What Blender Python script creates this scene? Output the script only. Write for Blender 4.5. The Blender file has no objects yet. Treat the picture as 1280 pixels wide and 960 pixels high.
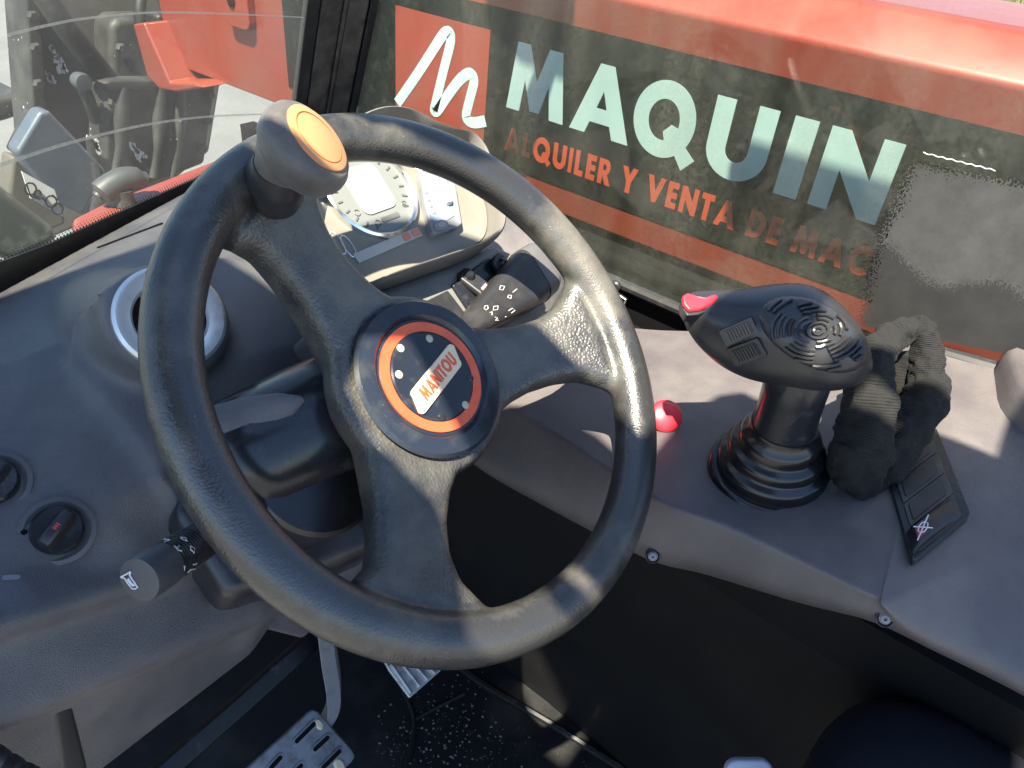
import bpy, bmesh, math, random
from mathutils import Vector, Matrix
from mathutils.bvhtree import BVHTree
random.seed(7)
SC = bpy.context.scene
COL = SC.collection

# ------------------------------------------------------------------ camera
# cab frame: X = vehicle right, Y = vehicle forward, Z = up, origin = steering wheel centre
CR = Vector((0.61638798, -0.78271102, 0.08619343))      # image right
CD = Vector((-0.41805149, -0.41803297, -0.80652426))    # image down
CF = Vector((0.66730713, 0.46109857, -0.58488401))      # view direction
CL = Vector((-0.34768297, -0.29864433, 0.32013194))
FPX = 950.0
cam = bpy.data.cameras.new('camera'); camo = bpy.data.objects.new('camera', cam); COL.objects.link(camo)
m = Matrix((CR, -CD, -CF)).transposed().to_4x4(); m.translation = CL
camo.matrix_world = m
cam.sensor_width = 36.0; cam.lens = FPX * 36.0 / 1280.0
cam.clip_start = 0.02; cam.clip_end = 500.0
SC.camera = camo

# ------------------------------------------------------------------ world, sun, exposure
SUN = Vector((-0.42, -0.12, 0.90)).normalized()
w = bpy.data.worlds.new("World"); SC.world = w; w.use_nodes = True
nt = w.node_tree; nt.nodes.clear()
sky = nt.nodes.new('ShaderNodeTexSky'); sky.sky_type = 'NISHITA'; sky.sun_disc = False
sky.sun_elevation = math.asin(SUN.z); sky.sun_rotation = math.atan2(SUN.x, SUN.y)
sky.air_density = 1.0; sky.dust_density = 0.3; sky.ozone_density = 3.5
bg = nt.nodes.new('ShaderNodeBackground'); bg.inputs[1].default_value = 0.075
wo = nt.nodes.new('ShaderNodeOutputWorld')
nt.links.new(sky.outputs[0], bg.inputs[0]); nt.links.new(bg.outputs[0], wo.inputs[0])
sl = bpy.data.lights.new('sun', 'SUN'); sl.energy = 5.0; sl.angle = math.radians(0.6); sl.color = (1.0, 0.91, 0.74)
so = bpy.data.objects.new('sun', sl); COL.objects.link(so); so.location = (-3, -4, 5)
so.rotation_euler = SUN.to_track_quat('Z', 'Y').to_euler()
SC.view_settings.view_transform = 'Standard'; SC.view_settings.look = 'None'
SC.view_settings.gamma = 1.0; SC.view_settings.use_curve_mapping = False
SC.view_settings.exposure = 2.25

# ------------------------------------------------------------------ where a line of sight meets a plane of the cab
def ray(px, py): return CR*((px-640)/FPX) + CD*((py-480)/FPX) + CF
def onx(px, py, x): v = ray(px, py); return CL + v*((x-CL.x)/v.x)
def ony(px, py, y): v = ray(px, py); return CL + v*((y-CL.y)/v.y)
def onz(px, py, z): v = ray(px, py); return CL + v*((z-CL.z)/v.z)
def dep(px, py, d): return CL + ray(px, py)*d
def onpl(px, py, P0, N): v = ray(px, py); return CL + v*((P0-CL).dot(N)/v.dot(N))
WN = Vector((0, -0.667, 0.745)).normalized(); E1 = Vector((1, 0, 0)); E2 = WN.cross(E1)
def W(x, y, h): return E1*x + E2*y + WN*h
def onh(px, py, h):
    P = onpl(px, py, WN*h, WN); return Vector((P.dot(E1), P.dot(E2)))

# ------------------------------------------------------------------ materials
MATS = {}
def nodes_of(name):
    mt = bpy.data.materials.new(name); mt.use_nodes = True
    nt = mt.node_tree; nt.nodes.clear()
    out = nt.nodes.new('ShaderNodeOutputMaterial')
    return mt, nt, out
def N(nt, t, **kw):
    n = nt.nodes.new(t)
    for k, v in kw.items():
        if k.startswith('i_'):
            n.inputs[k[2:].replace('_', ' ')].default_value = v
        else: setattr(n, k, v)
    return n
def mat(name, col, rough=0.5, metal=0.0, grain=None, gstr=0.0, gtype='noise', dirt=None, dscale=30, dlo=0.5, dhi=0.7, coat=0.0, spec=0.5, rvar=0.0, sheen=0.0, speck=None):
    if name in MATS: return MATS[name]
    mt, nt, out = nodes_of(name); L = nt.links.new
    b = N(nt, 'ShaderNodeBsdfPrincipled')
    b.inputs['Base Color'].default_value = (*col, 1); b.inputs['Roughness'].default_value = rough
    b.inputs['Metallic'].default_value = metal; b.inputs['Specular IOR Level'].default_value = spec
    b.inputs['Coat Weight'].default_value = coat; b.inputs['Coat Roughness'].default_value = 0.12
    if sheen: b.inputs['Sheen Weight'].default_value = sheen
    tc = N(nt, 'ShaderNodeTexCoord')
    cs = None
    if dirt:
        nz = N(nt, 'ShaderNodeTexNoise'); nz.inputs['Scale'].default_value = dscale; nz.inputs['Detail'].default_value = 7; nz.inputs['Roughness'].default_value = 0.65
        L(tc.outputs['Object'], nz.inputs['Vector'])
        mr = N(nt, 'ShaderNodeMapRange'); mr.inputs[1].default_value = dlo; mr.inputs[2].default_value = dhi
        L(nz.outputs['Fac'], mr.inputs[0])
        mx = N(nt, 'ShaderNodeMix'); mx.data_type = 'RGBA'
        mx.inputs[6].default_value = (*col, 1); mx.inputs[7].default_value = (*dirt, 1)
        L(mr.outputs[0], mx.inputs[0]); cs = mx.outputs[2]
        if rvar:
            ma = N(nt, 'ShaderNodeMath', operation='MULTIPLY_ADD'); ma.inputs[1].default_value = rvar; ma.inputs[2].default_value = rough
            L(mr.outputs[0], ma.inputs[0]); L(ma.outputs[0], b.inputs['Roughness'])
    if speck:
        sc, thr, scol = speck
        vo = N(nt, 'ShaderNodeTexVoronoi'); vo.inputs['Scale'].default_value = sc; vo.inputs['Randomness'].default_value = 1
        L(tc.outputs['Object'], vo.inputs['Vector'])
        n2 = N(nt, 'ShaderNodeTexNoise'); n2.inputs['Scale'].default_value = sc*0.12; n2.inputs['Detail'].default_value = 3
        L(tc.outputs['Object'], n2.inputs['Vector'])
        mm = N(nt, 'ShaderNodeMapRange'); mm.inputs[1].default_value = 0.45; mm.inputs[2].default_value = 0.75; mm.inputs[3].default_value = 0.0; mm.inputs[4].default_value = thr
        L(n2.outputs['Fac'], mm.inputs[0])
        lt = N(nt, 'ShaderNodeMath', operation='LESS_THAN'); L(vo.outputs['Distance'], lt.inputs[0]); L(mm.outputs[0], lt.inputs[1])
        m2 = N(nt, 'ShaderNodeMix'); m2.data_type = 'RGBA'; m2.inputs[6].default_value = (*col, 1); m2.inputs[7].default_value = (*scol, 1)
        if cs: L(cs, m2.inputs[6])
        L(lt.outputs[0], m2.inputs[0]); cs = m2.outputs[2]
    if cs: L(cs, b.inputs['Base Color'])
    if grain:
        bp = N(nt, 'ShaderNodeBump'); bp.inputs['Strength'].default_value = gstr; bp.inputs['Distance'].default_value = 0.001
        if gtype == 'leather':
            v = N(nt, 'ShaderNodeTexVoronoi'); v.feature = 'SMOOTH_F1'; v.inputs['Scale'].default_value = grain; v.inputs['Smoothness'].default_value = 0.35
            nz = N(nt, 'ShaderNodeTexNoise'); nz.inputs['Scale'].default_value = grain*0.5
            L(tc.outputs['Object'], nz.inputs['Vector'])
            vm = N(nt, 'ShaderNodeVectorMath', operation='MULTIPLY_ADD'); vm.inputs[1].default_value = (0.0016,)*3
            L(nz.outputs['Color'], vm.inputs[0]); L(tc.outputs['Object'], vm.inputs[2]); L(vm.outputs[0], v.inputs['Vector'])
            L(v.outputs['Distance'], bp.inputs['Height']); bp.invert = True
        else:
            nz = N(nt, 'ShaderNodeTexNoise'); nz.inputs['Scale'].default_value = grain; nz.inputs['Detail'].default_value = 4
            L(tc.outputs['Object'], nz.inputs['Vector']); L(nz.outputs['Fac'], bp.inputs['Height'])
        L(bp.outputs[0], b.inputs['Normal'])
    L(b.outputs[0], out.inputs[0]); MATS[name] = mt
    return mt

def dust_glass(name, dust_lo, dust_hi, dmax, col=(0.55, 0.55, 0.5), base=0.0, streak=(1, 1, 1), scale=14):
    mt, nt, out = nodes_of(name); L = nt.links.new
    tr = N(nt, 'ShaderNodeBsdfTransparent'); tr.inputs[0].default_value = (0.86, 0.89, 0.875, 1)
    gl = N(nt, 'ShaderNodeBsdfGlossy'); gl.inputs['Roughness'].default_value = 0.02
    lw = N(nt, 'ShaderNodeLayerWeight'); lw.inputs[0].default_value = 0.5
    pw = N(nt, 'ShaderNodeMath', operation='POWER'); pw.inputs[1].default_value = 4.0; L(lw.outputs['Facing'], pw.inputs[0])
    sc_ = N(nt, 'ShaderNodeMath', operation='MULTIPLY_ADD'); sc_.inputs[1].default_value = 0.35; sc_.inputs[2].default_value = 0.025; L(pw.outputs[0], sc_.inputs[0])
    m1 = N(nt, 'ShaderNodeMixShader'); L(sc_.outputs[0], m1.inputs[0]); L(tr.outputs[0], m1.inputs[1]); L(gl.outputs[0], m1.inputs[2])
    df = N(nt, 'ShaderNodeBsdfDiffuse'); df.inputs[0].default_value = (*col, 1)
    tl = N(nt, 'ShaderNodeBsdfTranslucent'); tl.inputs[0].default_value = (*col, 1)
    dd = N(nt, 'ShaderNodeMixShader'); dd.inputs[0].default_value = 0.35; L(df.outputs[0], dd.inputs[1]); L(tl.outputs[0], dd.inputs[2])
    tc = N(nt, 'ShaderNodeTexCoord'); mp = N(nt, 'ShaderNodeMapping'); mp.inputs['Scale'].default_value = streak
    L(tc.outputs['Object'], mp.inputs[0])
    a = N(nt, 'ShaderNodeTexNoise'); a.inputs['Scale'].default_value = scale; a.inputs['Detail'].default_value = 5; L(mp.outputs[0], a.inputs['Vector'])
    f = N(nt, 'ShaderNodeTexNoise'); f.inputs['Scale'].default_value = 170; f.inputs['Detail'].default_value = 8; f.inputs['Roughness'].default_value = 0.72; L(tc.outputs['Object'], f.inputs['Vector'])
    ra = N(nt, 'ShaderNodeMapRange'); ra.inputs[1].default_value = dust_lo; ra.inputs[2].default_value = dust_hi; L(a.outputs['Fac'], ra.inputs[0])
    rf = N(nt, 'ShaderNodeMapRange'); rf.inputs[1].default_value = 0.30; rf.inputs[2].default_value = 0.85; L(f.outputs['Fac'], rf.inputs[0])
    mu = N(nt, 'ShaderNodeMath', operation='MULTIPLY'); L(ra.outputs[0], mu.inputs[0]); L(rf.outputs[0], mu.inputs[1])
    mb = N(nt, 'ShaderNodeMath', operation='MULTIPLY_ADD'); mb.inputs[1].default_value = dmax; mb.inputs[2].default_value = base; L(mu.outputs[0], mb.inputs[0])
    m2 = N(nt, 'ShaderNodeMixShader'); L(mb.outputs[0], m2.inputs[0]); L(m1.outputs[0], m2.inputs[1]); L(dd.outputs[0], m2.inputs[2])
    L(m2.outputs[0], out.inputs[0]); MATS[name] = mt
    return mt

M_dash = mat('dash_plastic', (0.082, 0.077, 0.082), 0.38, grain=1100, gstr=0.6, dirt=(0.15, 0.138, 0.13), dscale=10, dlo=0.42, dhi=0.75, rvar=0.14, speck=(230, 0.05, (0.2, 0.2, 0.2)))
M_cons = mat('console_plastic', (0.068, 0.061, 0.065), 0.38, grain=1100, gstr=0.6, dirt=(0.115, 0.103, 0.10), dscale=10, dlo=0.42, dhi=0.75, rvar=0.14, speck=(230, 0.05, (0.2, 0.2, 0.2)))
M_wheel = mat('wheel_rubber', (0.026, 0.026, 0.026), 0.36, grain=420, gstr=0.5, gtype='leather', spec=0.75, dirt=(0.125, 0.116, 0.092), dscale=12, dlo=0.44, dhi=0.80, rvar=0.15)
M_rim = mat('rim_rubber', (0.022, 0.022, 0.022), 0.30, grain=600, gstr=0.2, gtype='leather', spec=0.75, dirt=(0.15, 0.138, 0.11), dscale=9, dlo=0.48, dhi=0.82, rvar=0.18, speck=(170, 0.09, (0.22, 0.21, 0.18)))
M_gloss = mat('black_gloss', (0.012, 0.013, 0.016), 0.22, dirt=(0.05, 0.05, 0.05), dscale=60, dlo=0.55, dhi=0.8)
M_satin = mat('black_satin', (0.018, 0.018, 0.02), 0.36, dirt=(0.045, 0.043, 0.04), dscale=40, dlo=0.5, dhi=0.8)
M_matt = mat('black_matt', (0.010, 0.010, 0.010), 0.75, spec=0.15, dirt=(0.03, 0.03, 0.028), dscale=20, dlo=0.55, dhi=0.85)
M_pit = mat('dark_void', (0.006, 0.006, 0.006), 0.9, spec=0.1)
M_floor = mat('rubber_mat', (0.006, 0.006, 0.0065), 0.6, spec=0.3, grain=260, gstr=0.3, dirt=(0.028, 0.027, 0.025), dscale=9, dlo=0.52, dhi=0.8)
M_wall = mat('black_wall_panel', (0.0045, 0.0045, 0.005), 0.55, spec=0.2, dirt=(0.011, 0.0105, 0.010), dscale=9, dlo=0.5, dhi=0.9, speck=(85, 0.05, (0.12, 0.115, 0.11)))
M_red = mat('red_paint', (0.215, 0.030, 0.014), 0.36, coat=0.25, dirt=(0.20, 0.050, 0.026), dscale=7, dlo=0.42, dhi=0.75, rvar=0.2)
M_redp = mat('red_plastic', (0.62, 0.02, 0.035), 0.42)
M_orange = mat('orange_disc', (0.46, 0.205, 0.085), 0.5)
M_orline = mat('orange_line', (0.34, 0.10, 0.03), 0.5)
M_ring = mat('orange_red_ring', (0.60, 0.085, 0.030), 0.38, dirt=(0.46, 0.06, 0.025), dscale=50)
M_cream = mat('cream_badge', (0.56, 0.45, 0.30), 0.45)
M_silver = mat('silver_paint', (0.66, 0.66, 0.66), 0.30, metal=0.6, dirt=(0.42, 0.41, 0.39), dscale=45, dlo=0.55, dhi=0.8)
M_chrome = mat('chrome_trim', (0.75, 0.75, 0.75), 0.2, metal=1.0)
M_hood = mat('cluster_grey', (0.115, 0.11, 0.10), 0.5, grain=900, gstr=0.25, dirt=(0.155, 0.148, 0.13), dscale=25)
M_face = mat('cluster_face', (0.165, 0.158, 0.132), 0.36, dirt=(0.20, 0.19, 0.16), dscale=18)
M_lcd = mat('lcd_grey', (0.27, 0.275, 0.24), 0.18)
M_dial = mat('dial_grey', (0.145, 0.155, 0.148), 0.25)
M_blue = mat('pale_blue_sheet', (0.19, 0.235, 0.28), 0.3)
M_mark = mat('dark_mark', (0.10, 0.10, 0.10), 0.5)
M_white = mat('white_print', (0.55, 0.55, 0.55), 0.5)
M_swp = mat('switch_panel_grey', (0.13, 0.128, 0.12), 0.45, grain=900, gstr=0.3, dirt=(0.17, 0.165, 0.15), dscale=22)
M_letter = mat('pale_mint_letter', (0.40, 0.53, 0.50), 0.3, dirt=(0.37, 0.49, 0.47), dscale=8, dlo=0.45, dhi=0.7)
M_stick = mat('black_sticker', (0.008, 0.010, 0.008), 0.5, spec=0.2, dirt=(0.035, 0.036, 0.028), dscale=55, dlo=0.5, dhi=0.8, speck=(260, 0.12, (0.10, 0.10, 0.08)))
M_rletter = mat('red_letter', (0.48, 0.070, 0.026), 0.45)
M_grey = mat('grey_steel', (0.17, 0.175, 0.19), 0.45, dirt=(0.11, 0.11, 0.115), dscale=40)
M_pedal = mat('pedal_steel', (0.20, 0.21, 0.23), 0.42, metal=0.3, dirt=(0.09, 0.09, 0.09), dscale=50, dlo=0.45, dhi=0.7)
M_sunspot = mat('sunlit_yellow', (0.50, 0.44, 0.30), 0.9)
M_mach = mat('machine_black', (0.018, 0.018, 0.018), 0.6, dirt=(0.07, 0.068, 0.06), dscale=9, dlo=0.4, dhi=0.75, speck=(45, 0.25, (0.4, 0.4, 0.38)))
M_machb = mat('machine_brown', (0.085, 0.076, 0.062), 0.7, dirt=(0.15, 0.135, 0.115), dscale=6, dlo=0.4, dhi=0.75)
M_plate = mat('worn_blue_steel', (0.085, 0.105, 0.135), 0.42, metal=0.3, dirt=(0.14, 0.16, 0.19), dscale=12, dlo=0.4, dhi=0.8, speck=(60, 0.28, (0.4, 0.42, 0.42)))
M_seal = mat('rubber_seal', (0.013, 0.013, 0.013), 0.5, dirt=(0.05, 0.048, 0.045), dscale=40, dlo=0.5, dhi=0.8)
M_pillar = mat('pillar_rubber', (0.040, 0.034, 0.030), 0.38, dirt=(0.13, 0.108, 0.09), dscale=30, dlo=0.42, dhi=0.75, speck=(120, 0.12, (0.3, 0.28, 0.25)))
M_conc = mat('concrete', (0.155, 0.155, 0.152), 0.9, dirt=(0.115, 0.117, 0.12), dscale=1.2, dlo=0.35, dhi=0.7)
M_grass = mat('dry_grass', (0.11, 0.12, 0.03), 0.9, dirt=(0.2, 0.17, 0.06), dscale=3)
M_vinyl = mat('seat_vinyl', (0.010, 0.012, 0.017), 0.36, grain=600, gstr=0.25)
M_lbl = mat('label_white', (0.72, 0.72, 0.70), 0.6)
M_patch = None

# ------------------------------------------------------------------ builders
ROOTW = {}
def link(o, parent=None):
    COL.objects.link(o)
    if parent is not None: o.parent = parent
    return o
def thing(name, label, cat, loc, group=None):
    o = bpy.data.objects.new(name, None); COL.objects.link(o)
    o.location = loc; o.empty_display_size = 0.05
    o['label'] = label; o['category'] = cat
    if group: o['group'] = group
    return o
def rootloc(o):
    while o is not None and o.parent is not None: o = o.parent
    return Vector(o.location) if o is not None else Vector((0, 0, 0))
def tag(o, label, cat, group=None):
    o['label'] = label; o['category'] = cat
    if group: o['group'] = group
    return o
def obj(name, bm, mt, parent=None, smooth=True, bevel=0, seg=3, sub=0, angle=35, kind=None, wn=True):
    """link a bmesh (world coordinates) as one mesh object"""
    off = rootloc(parent) if parent is not None else Vector((0, 0, 0))
    me = bpy.data.meshes.new(name)
    bmesh.ops.recalc_face_normals(bm, faces=bm.faces)
    bm.to_mesh(me); bm.free()
    return fin(name, me, mt, parent, off, smooth, bevel, seg, sub, angle, kind)
def fin(name, me, mt, parent=None, off=None, smooth=True, bevel=0, seg=3, sub=0, angle=35, kind=None):
    if off is None: off = rootloc(parent) if parent is not None else Vector((0, 0, 0))
    o = bpy.data.objects.new(name, me)
    if parent is None:
        c = Vector((0, 0, 0))
        if len(me.vertices):
            xs = [v.co for v in me.vertices]
            c = Vector((sum(v.x for v in xs)/len(xs), sum(v.y for v in xs)/len(xs), min(v.z for v in xs)))
        me.transform(Matrix.Translation(-c)); o.location = c
    else:
        me.transform(Matrix.Translation(-off))
    me.materials.clear()
    me.materials.append(mt)
    for p in me.polygons: p.use_smooth = smooth
    link(o, parent)
    if bevel:
        b = o.modifiers.new('bevel', 'BEVEL'); b.width = bevel; b.segments = seg; b.limit_method = 'ANGLE'; b.angle_limit = math.radians(angle)
        b.harden_normals = False
    if sub:
        s = o.modifiers.new('sub', 'SUBSURF'); s.levels = sub; s.render_levels = sub
    if smooth and bevel:
        n = o.modifiers.new('wn', 'WEIGHTED_NORMAL'); n.keep_sharp = True
    if smooth and not bevel and not sub:
        me.set_sharp_from_angle(angle=math.radians(angle))
    if kind: o['kind'] = kind
    return o
def fr(O, U, V):
    """frame matrix: columns U, V, N"""
    U = U.normalized(); Nn = U.cross(V).normalized(); V2 = Nn.cross(U)
    m = Matrix((U, V2, Nn)).transposed().to_4x4(); m.translation = O
    return m
WF = fr(Vector((0, 0, 0)), E1, E2)
def a_prism(bm, pts, n0, n1, F=Matrix.Identity(4)):
    a = [bm.verts.new(F @ Vector((p[0], p[1], n0))) for p in pts]
    b = [bm.verts.new(F @ Vector((p[0], p[1], n1))) for p in pts]
    k = len(pts)
    try: bm.faces.new(a[::-1]); bm.faces.new(b)
    except ValueError: pass
    for i in range(k): bm.faces.new((a[i], a[(i+1) % k], b[(i+1) % k], b[i]))
def a_box(bm, c, s, F=Matrix.Identity(4)):
    x, y, z = c; a, b, d = s[0]/2, s[1]/2, s[2]/2
    a_prism(bm, [(x-a, y-b), (x+a, y-b), (x+a, y+b), (x-a, y+b)], z-d, z+d, F)
def a_lathe(bm, prof, F=Matrix.Identity(4), seg=48, closed=False):
    """prof: list of (r, h) about the frame's N axis; r == 0 makes a pole"""
    rings = []
    for r, h in prof:
        if r <= 1e-6: rings.append([bm.verts.new(F @ Vector((0, 0, h)))])
        else: rings.append([bm.verts.new(F @ Vector((r*math.cos(2*math.pi*i/seg), r*math.sin(2*math.pi*i/seg), h))) for i in range(seg)])
    for a, b in zip(rings, rings[1:]):
        if len(a) == 1 and len(b) == 1: continue
        for i in range(seg):
            j = (i+1) % seg
            if len(a) == 1: bm.faces.new((a[0], b[i], b[j]))
            elif len(b) == 1: bm.faces.new((a[i], a[j], b[0]))
            else: bm.faces.new((a[i], a[j], b[j], b[i]))
    if len(rings[0]) > 1: bm.faces.new(rings[0][::-1])
    if len(rings[-1]) > 1: bm.faces.new(rings[-1])
def a_tube(bm, pts, r, seg=12, cap=True, flat=1.0, up=None):
    pts = [Vector(p) for p in pts]; n = len(pts)
    rs = r if isinstance(r, (list, tuple)) else [r]*n
    prev = None; rings = []
    for i, p in enumerate(pts):
        t = (pts[min(i+1, n-1)] - pts[max(i-1, 0)]).normalized()
        if prev is None:
            u = up if up is not None else (Vector((0, 0, 1)) if abs(t.z) < 0.9 else Vector((1, 0, 0)))
            prev = (u - t*u.dot(t)).normalized()
        prev = (prev - t*prev.dot(t)).normalized(); b = t.cross(prev)
        rings.append([bm.verts.new(p + prev*rs[i]*math.cos(2*math.pi*k/seg)*flat + b*rs[i]*math.sin(2*math.pi*k/seg)) for k in range(seg)])
    for a, b in zip(rings, rings[1:]):
        for k in range(seg): bm.faces.new((a[k], a[(k+1) % seg], b[(k+1) % seg], b[k]))
    if cap: bm.faces.new(rings[0][::-1]); bm.faces.new(rings[-1])
def a_loft(bm, sections, cap=True, closed=True):
    rings = [[bm.verts.new(Vector(p)) for p in s] for s in sections]
    k = len(rings[0])
    for a, b in zip(rings, rings[1:]):
        for i in range(k if closed else k-1):
            bm.faces.new((a[i], a[(i+1) % k], b[(i+1) % k], b[i]))
    if cap: bm.faces.new(rings[0][::-1]); bm.faces.new(rings[-1])
    return rings
def rrect(w, h, r, seg=5, cx=0, cy=0):
    out = []
    for (sx, sy, a0) in ((1, 1, 0), (-1, 1, 90), (-1, -1, 180), (1, -1, 270)):
        for i in range(seg+1):
            a = math.radians(a0 + 90*i/seg)
            out.append((cx + sx*(w/2-r) + r*math.cos(a), cy + sy*(h/2-r) + r*math.sin(a)))
    return out
def ell(a, b, k=32, cx=0, cy=0): return [(cx + a*math.cos(2*math.pi*i/k), cy + b*math.sin(2*math.pi*i/k)) for i in range(k)]
def crom(pts, k=6, closed=False):
    """Catmull-Rom through points of any dimension"""
    pts = [Vector(p) for p in pts]; n = len(pts); out = []
    rng = range(n) if closed else range(n-1)
    for i in rng:
        if closed: p0, p1, p2, p3 = pts[(i-1) % n], pts[i], pts[(i+1) % n], pts[(i+2) % n]
        else: p0, p1, p2, p3 = pts[max(i-1, 0)], pts[i], pts[i+1], pts[min(i+2, n-1)]
        for j in range(k):
            t = j/k
            out.append(0.5*((2*p1) + (p2-p0)*t + (2*p0-5*p1+4*p2-p3)*t*t + (3*p1-p0-3*p2+p3)*t**3))
    if not closed: out.append(pts[-1])
    return out
def remesh(bm, voxel, smooth_it, fac=0.5):
    """fuse overlapping solids of a bmesh into one smooth skin"""
    me = bpy.data.meshes.new('tmp'); bmesh.ops.recalc_face_normals(bm, faces=bm.faces); bm.to_mesh(me); bm.free()
    o = bpy.data.objects.new('tmp', me); COL.objects.link(o)
    r = o.modifiers.new('r', 'REMESH'); r.mode = 'VOXEL'; r.voxel_size = voxel; r.adaptivity = 0
    s = o.modifiers.new('s', 'SMOOTH'); s.factor = fac; s.iterations = smooth_it
    dg = bpy.context.evaluated_depsgraph_get(); dg.update()
    res = bpy.data.meshes.new_from_object(o.evaluated_get(dg), preserve_all_data_layers=False, depsgraph=dg)
    bpy.data.objects.remove(o); bpy.data.meshes.remove(me)
    return res
def bvh_of(o):
    me = o.data; off = rootloc(o) if o.parent else Vector(o.location)
    return BVHTree.FromPolygons([v.co + off for v in me.vertices], [tuple(p.vertices) for p in me.polygons])
def hit(bvh, px, py):
    v = ray(px, py).normalized(); loc, nor, i, d = bvh.ray_cast(CL, v)
    return loc, nor

# ------------------------------------------------------------------ lettering (geometric bold capitals, cap height 1)
def arcp(cx, cy, rx, ry, a0, a1, k=20): return [(cx + rx*math.cos(math.radians(a0+(a1-a0)*i/k)), cy + ry*math.sin(math.radians(a0+(a1-a0)*i/k))) for i in range(k+1)]
G = {}
G['I'] = (0.21, [[(0, 0), (0.21, 0), (0.21, 1), (0, 1)]])
G['L'] = (0.5, [[(0, 0), (0.5, 0), (0.5, 0.18), (0.21, 0.18), (0.21, 1), (0, 1)]])
G['E'] = (0.52, [[(0, 0), (0.52, 0), (0.52, 0.18), (0.21, 0.18), (0.21, 0.41), (0.5, 0.41), (0.5, 0.59), (0.21, 0.59), (0.21, 0.82), (0.52, 0.82), (0.52, 1), (0, 1)]])
G['T'] = (0.6, [[(0.195, 0), (0.405, 0), (0.405, 0.82), (0.6, 0.82), (0.6, 1), (0, 1), (0, 0.82), (0.195, 0.82)]])
G['N'] = (0.84, [[(0, 0), (0.2, 0), (0.2, 0.6), (0.64, 0), (0.84, 0), (0.84, 1), (0.64, 1), (0.64, 0.4), (0.2, 1), (0, 1)]])
G['M'] = (1.06, [[(0, 0), (0.21, 0), (0.29, 0.6), (0.46, 0.05), (0.60, 0.05), (0.77, 0.6), (0.85, 0), (1.06, 0), (0.93, 1), (0.73, 1), (0.53, 0.42), (0.33, 1), (0.13, 1)]])
G['A'] = (0.96, [[(0, 0), (0.22, 0), (0.29, 0.19), (0.67, 0.19), (0.74, 0), (0.96, 0), (0.58, 1), (0.38, 1)], [(0.355, 0.36), (0.48, 0.73), (0.605, 0.36)]])
G['V'] = (0.9, [[(0.36, 0), (0.54, 0), (0.9, 1), (0.68, 1), (0.45, 0.34), (0.22, 1), (0, 1)]])
G['Y'] = (0.8, [[(0.295, 0), (0.505, 0), (0.505, 0.42), (0.8, 1), (0.57, 1), (0.4, 0.62), (0.23, 1), (0, 1), (0.295, 0.42)]])
G['U'] = (0.78, [[(0, 1), (0, 0.38)] + arcp(0.39, 0.37, 0.39, 0.39, 180, 360) + [(0.78, 1), (0.57, 1)] + arcp(0.39, 0.38, 0.18, 0.2, 0, -180)[0:] + [(0.21, 1)]])
G['O'] = (1.04, [arcp(0.52, 0.5, 0.52, 0.52, 0, 351, 40), arcp(0.52, 0.5, 0.30, 0.32, 0, 351, 40)])
G['Q'] = (1.08, [arcp(0.52, 0.5, 0.52, 0.52, -36, 306, 40) + [(0.98, -0.10), (1.13, 0.05)], arcp(0.52, 0.5, 0.30, 0.32, -18, 290, 36) + [(0.57, 0.33), (0.67, 0.43)]])
G['D'] = (0.78, [[(0, 0), (0.26, 0)] + arcp(0.27, 0.5, 0.51, 0.5, -90, 90) + [(0, 1)], [(0.21, 0.18)] + arcp(0.27, 0.5, 0.29, 0.32, -90, 90) + [(0.21, 0.82)]])
G['C'] = (0.86, [arcp(0.52, 0.5, 0.52, 0.52, 48, 312, 30) + arcp(0.52, 0.5, 0.30, 0.30, 308, 52, 30)])
G['R'] = (0.72, [[(0, 0), (0.21, 0), (0.21, 0.38), (0.26, 0.38), (0.47, 0), (0.72, 0), (0.46, 0.42)] + arcp(0.36, 0.70, 0.28, 0.30, -68, 90, 14) + [(0, 1)], [(0.21, 0.54)] + arcp(0.33, 0.69, 0.13, 0.15, -90, 90, 10) + [(0.21, 0.84)]])
def glyph_mesh(ch, ext):
    cu = bpy.data.curves.new('g', 'CURVE'); cu.dimensions = '2D'; cu.fill_mode = 'BOTH'; cu.extrude = ext/2; cu.offset = .026
    for c in G[ch][1]:
        s = cu.splines.new('POLY'); s.points.add(len(c)-1)
        for p, q in zip(s.points, c): p.co = (q[0], q[1], 0, 1)
        s.use_cyclic_u = True
    o = bpy.data.objects.new('g', cu); COL.objects.link(o)
    dg = bpy.context.evaluated_depsgraph_get(); dg.update()
    me = bpy.data.meshes.new_from_object(o.evaluated_get(dg), depsgraph=dg)
    bpy.data.objects.remove(o); bpy.data.curves.remove(cu)
    me.transform(Matrix.Diagonal((G[ch][0]/(G[ch][0]+.052), 1/1.052, 1, 1)) @ Matrix.Translation((.026, .026, 0)))
    return me
def letter(name, ch, F, sx, sy, mt, parent, ext=0.001, shear=0.0):
    me = glyph_mesh(ch, 1.0)
    S = Matrix(((sx, shear*sx, 0, 0), (0, sy, 0, 0), (0, 0, ext, 0), (0, 0, 0, 1)))
    me.transform(F @ S)
    return fin(name, me, mt, parent, smooth=False)
def textline(s, F, h, mt, parent, gap=0.14, condense=1.0, ext=0.0006, shear=0.0, total=None, name='letter'):
    wd = sum((G[c][0]+gap) if c != ' ' else 0.42 for c in s) - gap
    if total: condense = total/(wd*h)
    x = 0
    for c in s:
        if c == ' ': x += 0.42; continue
        letter(name, c, F @ Matrix.Translation((x*h*condense, 0, 0)), h*condense, h, mt, parent, ext, shear); x += G[c][0]+gap
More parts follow.
